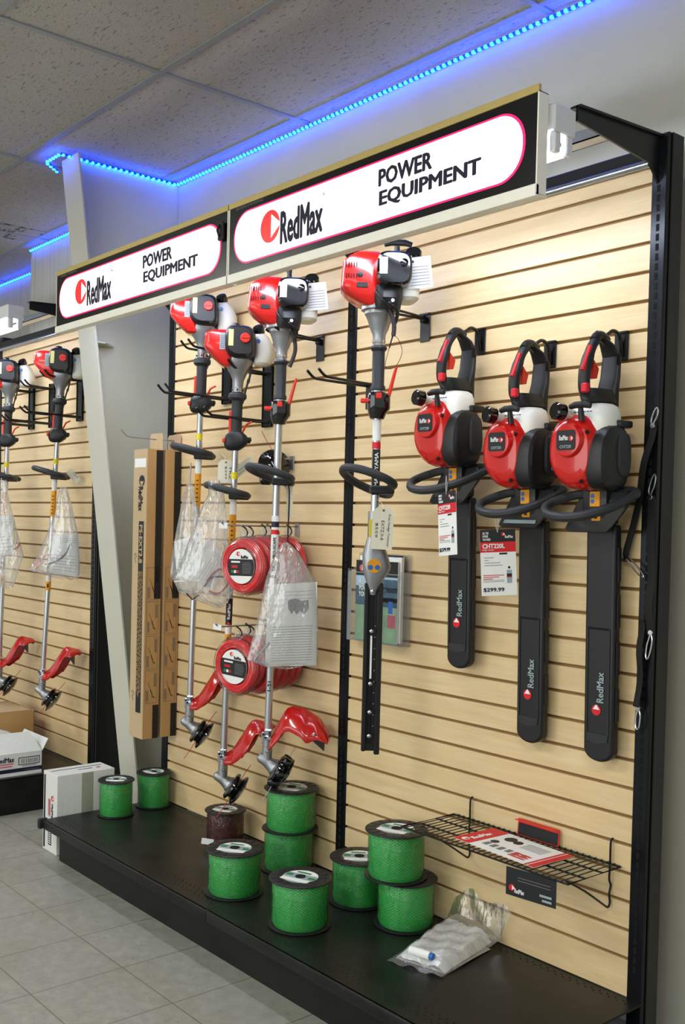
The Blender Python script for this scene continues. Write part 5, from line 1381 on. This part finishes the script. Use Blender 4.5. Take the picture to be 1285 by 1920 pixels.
badge('emblem', -.058, -.050, .009, Mh, t); text('lettering', 'RedMax', 'paper_white', .030, .012, Mh @ T(-.034, -.056, 0), t, .02)
b = MB().mat('label_silver'); plate(b, .028, .064, -.052, -.046, Mh); plate(b, .036, .064, -.064, -.058, Mh); b.build('pale_print', t)
b = MB().mat('ink_grey')
for k in range(2): plate(b, -.04, .06, -.020-.008*k, -.0185-.008*k, Mh, .0004)
b.build('small_print', t)

# ================================================================== magazine holder
t = thing('brochure_holder', 'clear acrylic brochure holder on the slatwall behind the pole hedge trimmer', 'brochure holder', (-1.128, -.002, 1.025)); Wd = .262
b = MB().mat('clear_acrylic')
b.box((0.002, -.050, 0.002), (Wd-.002, -.0485, .235)); b.build('front_pane', t)
b = MB().mat('acrylic_edge'); b.box((0, -.052, 0), (.0015, -.001, .245)); b.box((0, -.0515, 0), (.020, -.0505, .237)); b.box((Wd-.0015, -.050, 0), (Wd, -.001, .245)); b.box((0, -.050, 0), (Wd, -.001, .002)); b.box((0, -.0512, .233), (Wd, -.0498, .237)); b.box((0, -.0512, 0), (Wd, -.0498, .005)); b.box((0, -.003, 0), (Wd, -.0015, .30))
b.build('pocket', t)
mg = thing('magazine', 'front magazine in the clear holder, green garden cover', 'magazine', (-1.100, -.036, 1.029), group='magazines in the clear holder')
W2, H2 = .208, .272
b = MB().mat('paper_white'); b.box((0, -.004, 0), (W2, .002, H2)); b.build('pages', mg)
Mm = T(0, -.0042, 0) @ RX
b = MB().mat('ink_black'); plate(b, 0, W2, H2-.052, H2, Mm); b.build('black_header', mg)
badge('emblem', .030, H2-.026, .012, Mm @ T(0, 0, .0006), mg, 'ink_pink'); text('lettering', 'RedMax', 'paper_white', .055, .018, Mm @ T(.072, H2-.030, .0006), mg, .03)
b = MB().mat('mag_sky'); plate(b, 0, W2, .165, H2-.052, Mm); b.mat('mag_trees'); plate(b, 0, W2, .120, .185, Mm, .0006); plate(b, W2*.55, W2, .09, H2-.060, Mm, .0006); b.mat('mag_green'); plate(b, 0, W2, 0, .120, Mm, .0007); b.mat('mag_pink'); plate(b, W2*.78, W2*.97, .052, .095, Mm, .0009); b.mat('label_blue'); plate(b, W2*.80, W2*.90, .10, .14, Mm, .0009)
b.mat('ink_navy'); b.prism([(.075, .066), (.105, .060), (.105, .075)], lambda x, y: Mm @ Vector((x, y, .0007)), lambda x, y: Mm @ Vector((x, y, .0012))); b.build('cover_picture', mg)
text('lettering', 'ALL THE\nPOWER\nYOU NEED', 'paper_white', .085, .058, Mm @ T(.060, .178, .0010), mg, .03)
m2 = thing('magazine', 'back magazine in the clear holder, its edge standing higher', 'magazine', (-1.093, -.026, 1.032), group='magazines in the clear holder')
b = MB().mat('paper_white'); b.box((0, -.005, 0), (W2, .008, H2+.012), .001); b.build('pages', m2)
b = MB().mat('ink_navy'); b.box((-.001, .0085, 0), (W2-.01, .010, H2+.018)); b.build('back_cover', m2)

# ================================================================== plastic bag of parts on the deck
bq = thing('parts_bag', 'clear plastic bag with white papers lying on the deck below the wire shelf', 'bag', (-.50, -.20, DK+.001))
def bagpt(s, q):      # s: front(0)..wall(1), q: 0 left..1 right
    a = Vector((-.556, -.362, 0)).lerp(Vector((-.385, -.315, 0)), q); c = Vector((-.640, -.034, .0)).lerp(Vector((-.425, -.030, .0)), q)
    return a.lerp(c, s)-Vector((-.50, -.20, 0))
def topz(s, q):
    e = min(q, 1-q)*2
    return .004+(.030*smooth(s*4)*smooth(e*3)+.020*s*s+.004*math.sin(q*17+s*9)*smooth(e*3)+.003*math.sin(s*31-q*11)*smooth(e*3))
b = MB().mat('paper_white')
b.grid(lambda s, q: bagpt(.10+.80*s, .05+.90*q)+Vector((0, 0, topz(.10+.80*s, .05+.90*q)-.004)), 14, 10)
b.grid(lambda s, q: bagpt(.10+.80*s, .05+.90*q)+Vector((0, 0, .002)), 6, 4); b.build('papers', bq)
b = MB().mat('clear_bag'); b.grid(lambda s, q: bagpt(s, q)+Vector((0, 0, topz(s, q))), 24, 18)
def flap(s, q):
    p = bagpt(1, q); z0 = topz(1, q)
    return Vector((p.x+.035*s+.01*math.sin(q*9)*s, p.y+.010*s+.008*math.sin(q*14+s*5)*(1-s)-.004, z0+s*(.078+.012*math.sin(q*8))))
b.grid(flap, 10, 18); b.build('film', bq, angle=80)
b = MB().mat('paper_white'); p = bagpt(.16, .45); b.cyl(p+Vector((-.035, -.010, .030)), p+Vector((.030, .006, .030)), .012, seg=14); b.mat('label_blue').cyl(p+Vector((.030, .006, .030)), p+Vector((.040, .0085, .030)), .010, seg=14); b.build('small_bottle', bq)

# ================================================================== shoulder straps on the right upright
def strap(label, pts, w, clips):
    p0 = at(*pts[0], 'y', -.022); t = thing('shoulder_strap', label, 'strap', p0)
    P = [at(*p, 'y', -.022)-p0 for p in pts]
    C = curve(P, 4); b = MB().mat('webbing'); R = []
    for i, c in enumerate(C):
        d = (C[min(i+1, len(C)-1)]-C[max(i-1, 0)]).normalized(); n_ = d.cross(Vector((.3, 1, 0)).normalized()).normalized()
        k = .006*math.sin(i*.9)
        R.append([c+n_*w/2+Vector((0, -.0012+k, 0)), c+n_*w/2+Vector((0, .0012+k, 0)), c-n_*w/2+Vector((0, .0012+k, 0)), c-n_*w/2+Vector((0, -.0012+k, 0))])
    b.rings(R); b.build('webbing', t)
    for c in clips:
        Q = [at(*p, 'y', -.024)-p0 for p in c]
        d = Q[-1]-Q[0]; m_ = (Q[0]+Q[-1])/2; n_ = d.normalized().cross(Vector((0, 1, 0))).normalized()*.007
        b = MB().mat('chrome'); b.tube(curve([Q[0], Q[0]+d*.2+n_, m_+n_*1.1, Q[0]+d*.85+n_*.7, Q[-1], Q[0]+d*.85-n_*.7, m_-n_*.8, Q[0]+d*.25-n_*.4, Q[0]], 3), .0022, 7)
        b.lathe([(.006, -.002), (.0075, 0), (.006, .002)], Q[0], (0, 1, 0), 12); b.build('snap_hook', t)
    return t
strap('black strap slanting left from the right upright, its snap hook over the maple panel', [(1226, 796), (1214, 850), (1198, 930), (1178, 1030), (1172, 1050)], .024, [((1224, 798), (1233, 764)), ((1174, 1046), (1207, 1082))])
strap('black strap hanging straight down the right upright, chrome clips at both ends', [(1220, 930), (1223, 980), (1221, 1060), (1219, 1130), (1217, 1192)], .030, [((1219, 932), (1228, 889)), ((1220, 1186), (1213, 1236))])
strap('lowest black strap on the right upright, dark clip at its lower end', [(1203, 1162), (1202, 1200), (1199, 1260), (1195, 1325)], .022, [((1196, 1328), (1195, 1368))])

# ================================================================== cartons on the left
t = thing('white_carton', 'closed white carton standing on the floor against the left end of the deck', 'carton', (-2.600, -.485, 0)); BW, BD, BH = .135, .265, .336
MB().mat('white_card').box((0, 0, 0), (BW, BD, BH), .0015).build('box', t)
b = MB().mat('tape_grey'); b.box((BW-.001, BD*.42, .004), (BW+.0008, BD*.62, BH-.002)); b.box((BW+.0007, BD*.515, .004), (BW+.0012, BD*.522, BH-.002)); b.build('tape', t)
Mf = T(0, -.0006, 0) @ RX
b = MB().mat('ink_navy'); plate(b, .008, .022, .010, BH-.015, Mf); plate(b, .055, .085, .030, .120, Mf); b.mat('paper_white')
for k in range(9): plate(b, .060, .080, .036+.009*k, .036+.009*k+.0045, Mf, .0008)
b.build('front_print', t)
badge('emblem', .092, .232, .012, Mf, t); text('lettering', 'RedMax', 'ink_navy', .060, .015, Mf @ T(.090, .180, 0) @ Matrix.Rotation(PI/2, 4, 'Z'), t, .02)
b = MB().mat('ink_pink')
for k in range(4): plate(b, .052+.006*k, .055+.006*k, .150+.006*(k % 2), .225, Mf)
b.build('red_print', t)
b = MB().mat('ink_navy'); b.box((.040, .015, BH), (.047, BD-.02, BH+.0006)); b.box((.075, BD*.45, BH), (.082, BD*.70, BH+.0006)); b.mat('ink_red'); b.box((.072, BD*.78, BH), (.088, BD*.84, BH+.0006)); b.build('top_print', t)

t = thing('open_carton', 'open white carton with raised flaps and barcode on the left bay deck', 'carton', (XL-.012, -.50, DK+.001)); OH = .112
b = MB().mat('white_card')
b.box((-.004, 0, 0), (0, .262, OH), .001); b.box((-.40, 0, 0), (-.396, .262, OH), .001); b.box((-.40, 0, 0), (0, .004, OH), .001); b.box((-.40, .258, 0), (0, .262, OH), .001); b.box((-.40, 0, 0), (0, .262, .004))
b.build('box', t)
b = MB().mat('white_card')
b.prism([(0, .262), (0, .150), (-.190, .140), (-.200, .262)], lambda x, y: Vector((x*.98, y-.0, OH+(.262-y)*.0+.055*(-x/.2)*.0+.0)), lambda x, y: Vector((x*.98, y, OH+.002))) if False else None
def fl(p, q, r, s_, nm='flap'):
    b = MB().mat('white_card'); V = [Vector(v) for v in (p, q, r, s_)]; n_ = (V[1]-V[0]).cross(V[2]-V[0]).normalized()*.0012
    a = [b.v(v+n_) for v in V]; c = [b.v(v-n_) for v in V]; b._f(a); b._f(list(reversed(c)))
    for i in range(4): b._f([a[i], c[i], c[(i+1) % 4], a[(i+1) % 4]])
    return b.build(nm, t)
fl((0, .004, OH), (0, .258, OH), (-.115, .245, OH+.075), (-.115, .095, OH+.075))
fl((0, .262, OH), (-.30, .262, OH), (-.30, .300, OH+.050), (-.02, .300, OH+.050))
fl((-.13, .10, OH+.055), (-.38, .12, OH+.070), (-.38, .24, OH+.030), (-.14, .24, OH+.025))
Mo = T(.0006, 0, 0) @ MX
b = MB().mat('ink_navy'); plate(b, 0, .262, .022, .040, Mo); plate(b, .142, .248, .054, .090, Mo); b.mat('paper_white'); plate(b, .146, .244, .058, .086, Mo, .0008); b.mat('ink_black'); rr = random.Random(3); u = .152
while u < .238:
    w_ = rr.uniform(.001, .003); plate(b, u, u+w_, .061, .083, Mo, .0011); u += w_+.0022
b.mat('ink_grey'); plate(b, .16, .235, .047, .050, Mo); plate(b, .175, .245, .028, .030, Mo, .0009); b.build('barcode_print', t)
text('lettering', 'RedMax', 'ink_navy', .085, .024, Mo @ T(.078, .085, 0), t, .02)
b = MB().mat('ink_pink'); plate(b, .035, .118, .062, .068, Mo); plate(b, .035, .112, .050, .056, Mo); b.build('red_print', t)
t = thing('kraft_carton', 'brown cardboard carton behind the open white one on the left bay', 'carton', (-3.60, -.36, DK+.001))
KH, KD = .228, .268
b = MB().mat('kraft_card'); b.box((-.32, 0, 0), (0, .003, KH), .001); b.box((-.003, 0, 0), (0, KD, KH), .001); b.box((-.32, KD-.003, 0), (0, KD, KH)); b.box((-.32, 0, 0), (-.317, KD, KH)); b.box((-.32, 0, 0), (0, KD, .004)); b.build('box', t)
b = MB().mat('kraft_card_pale'); b.box((-.30, .010, KH-.003), (-.02, KD-.01, KH), .001, Matrix.Rotation(.0, 4, 'X')); b.build('top_flap', t)
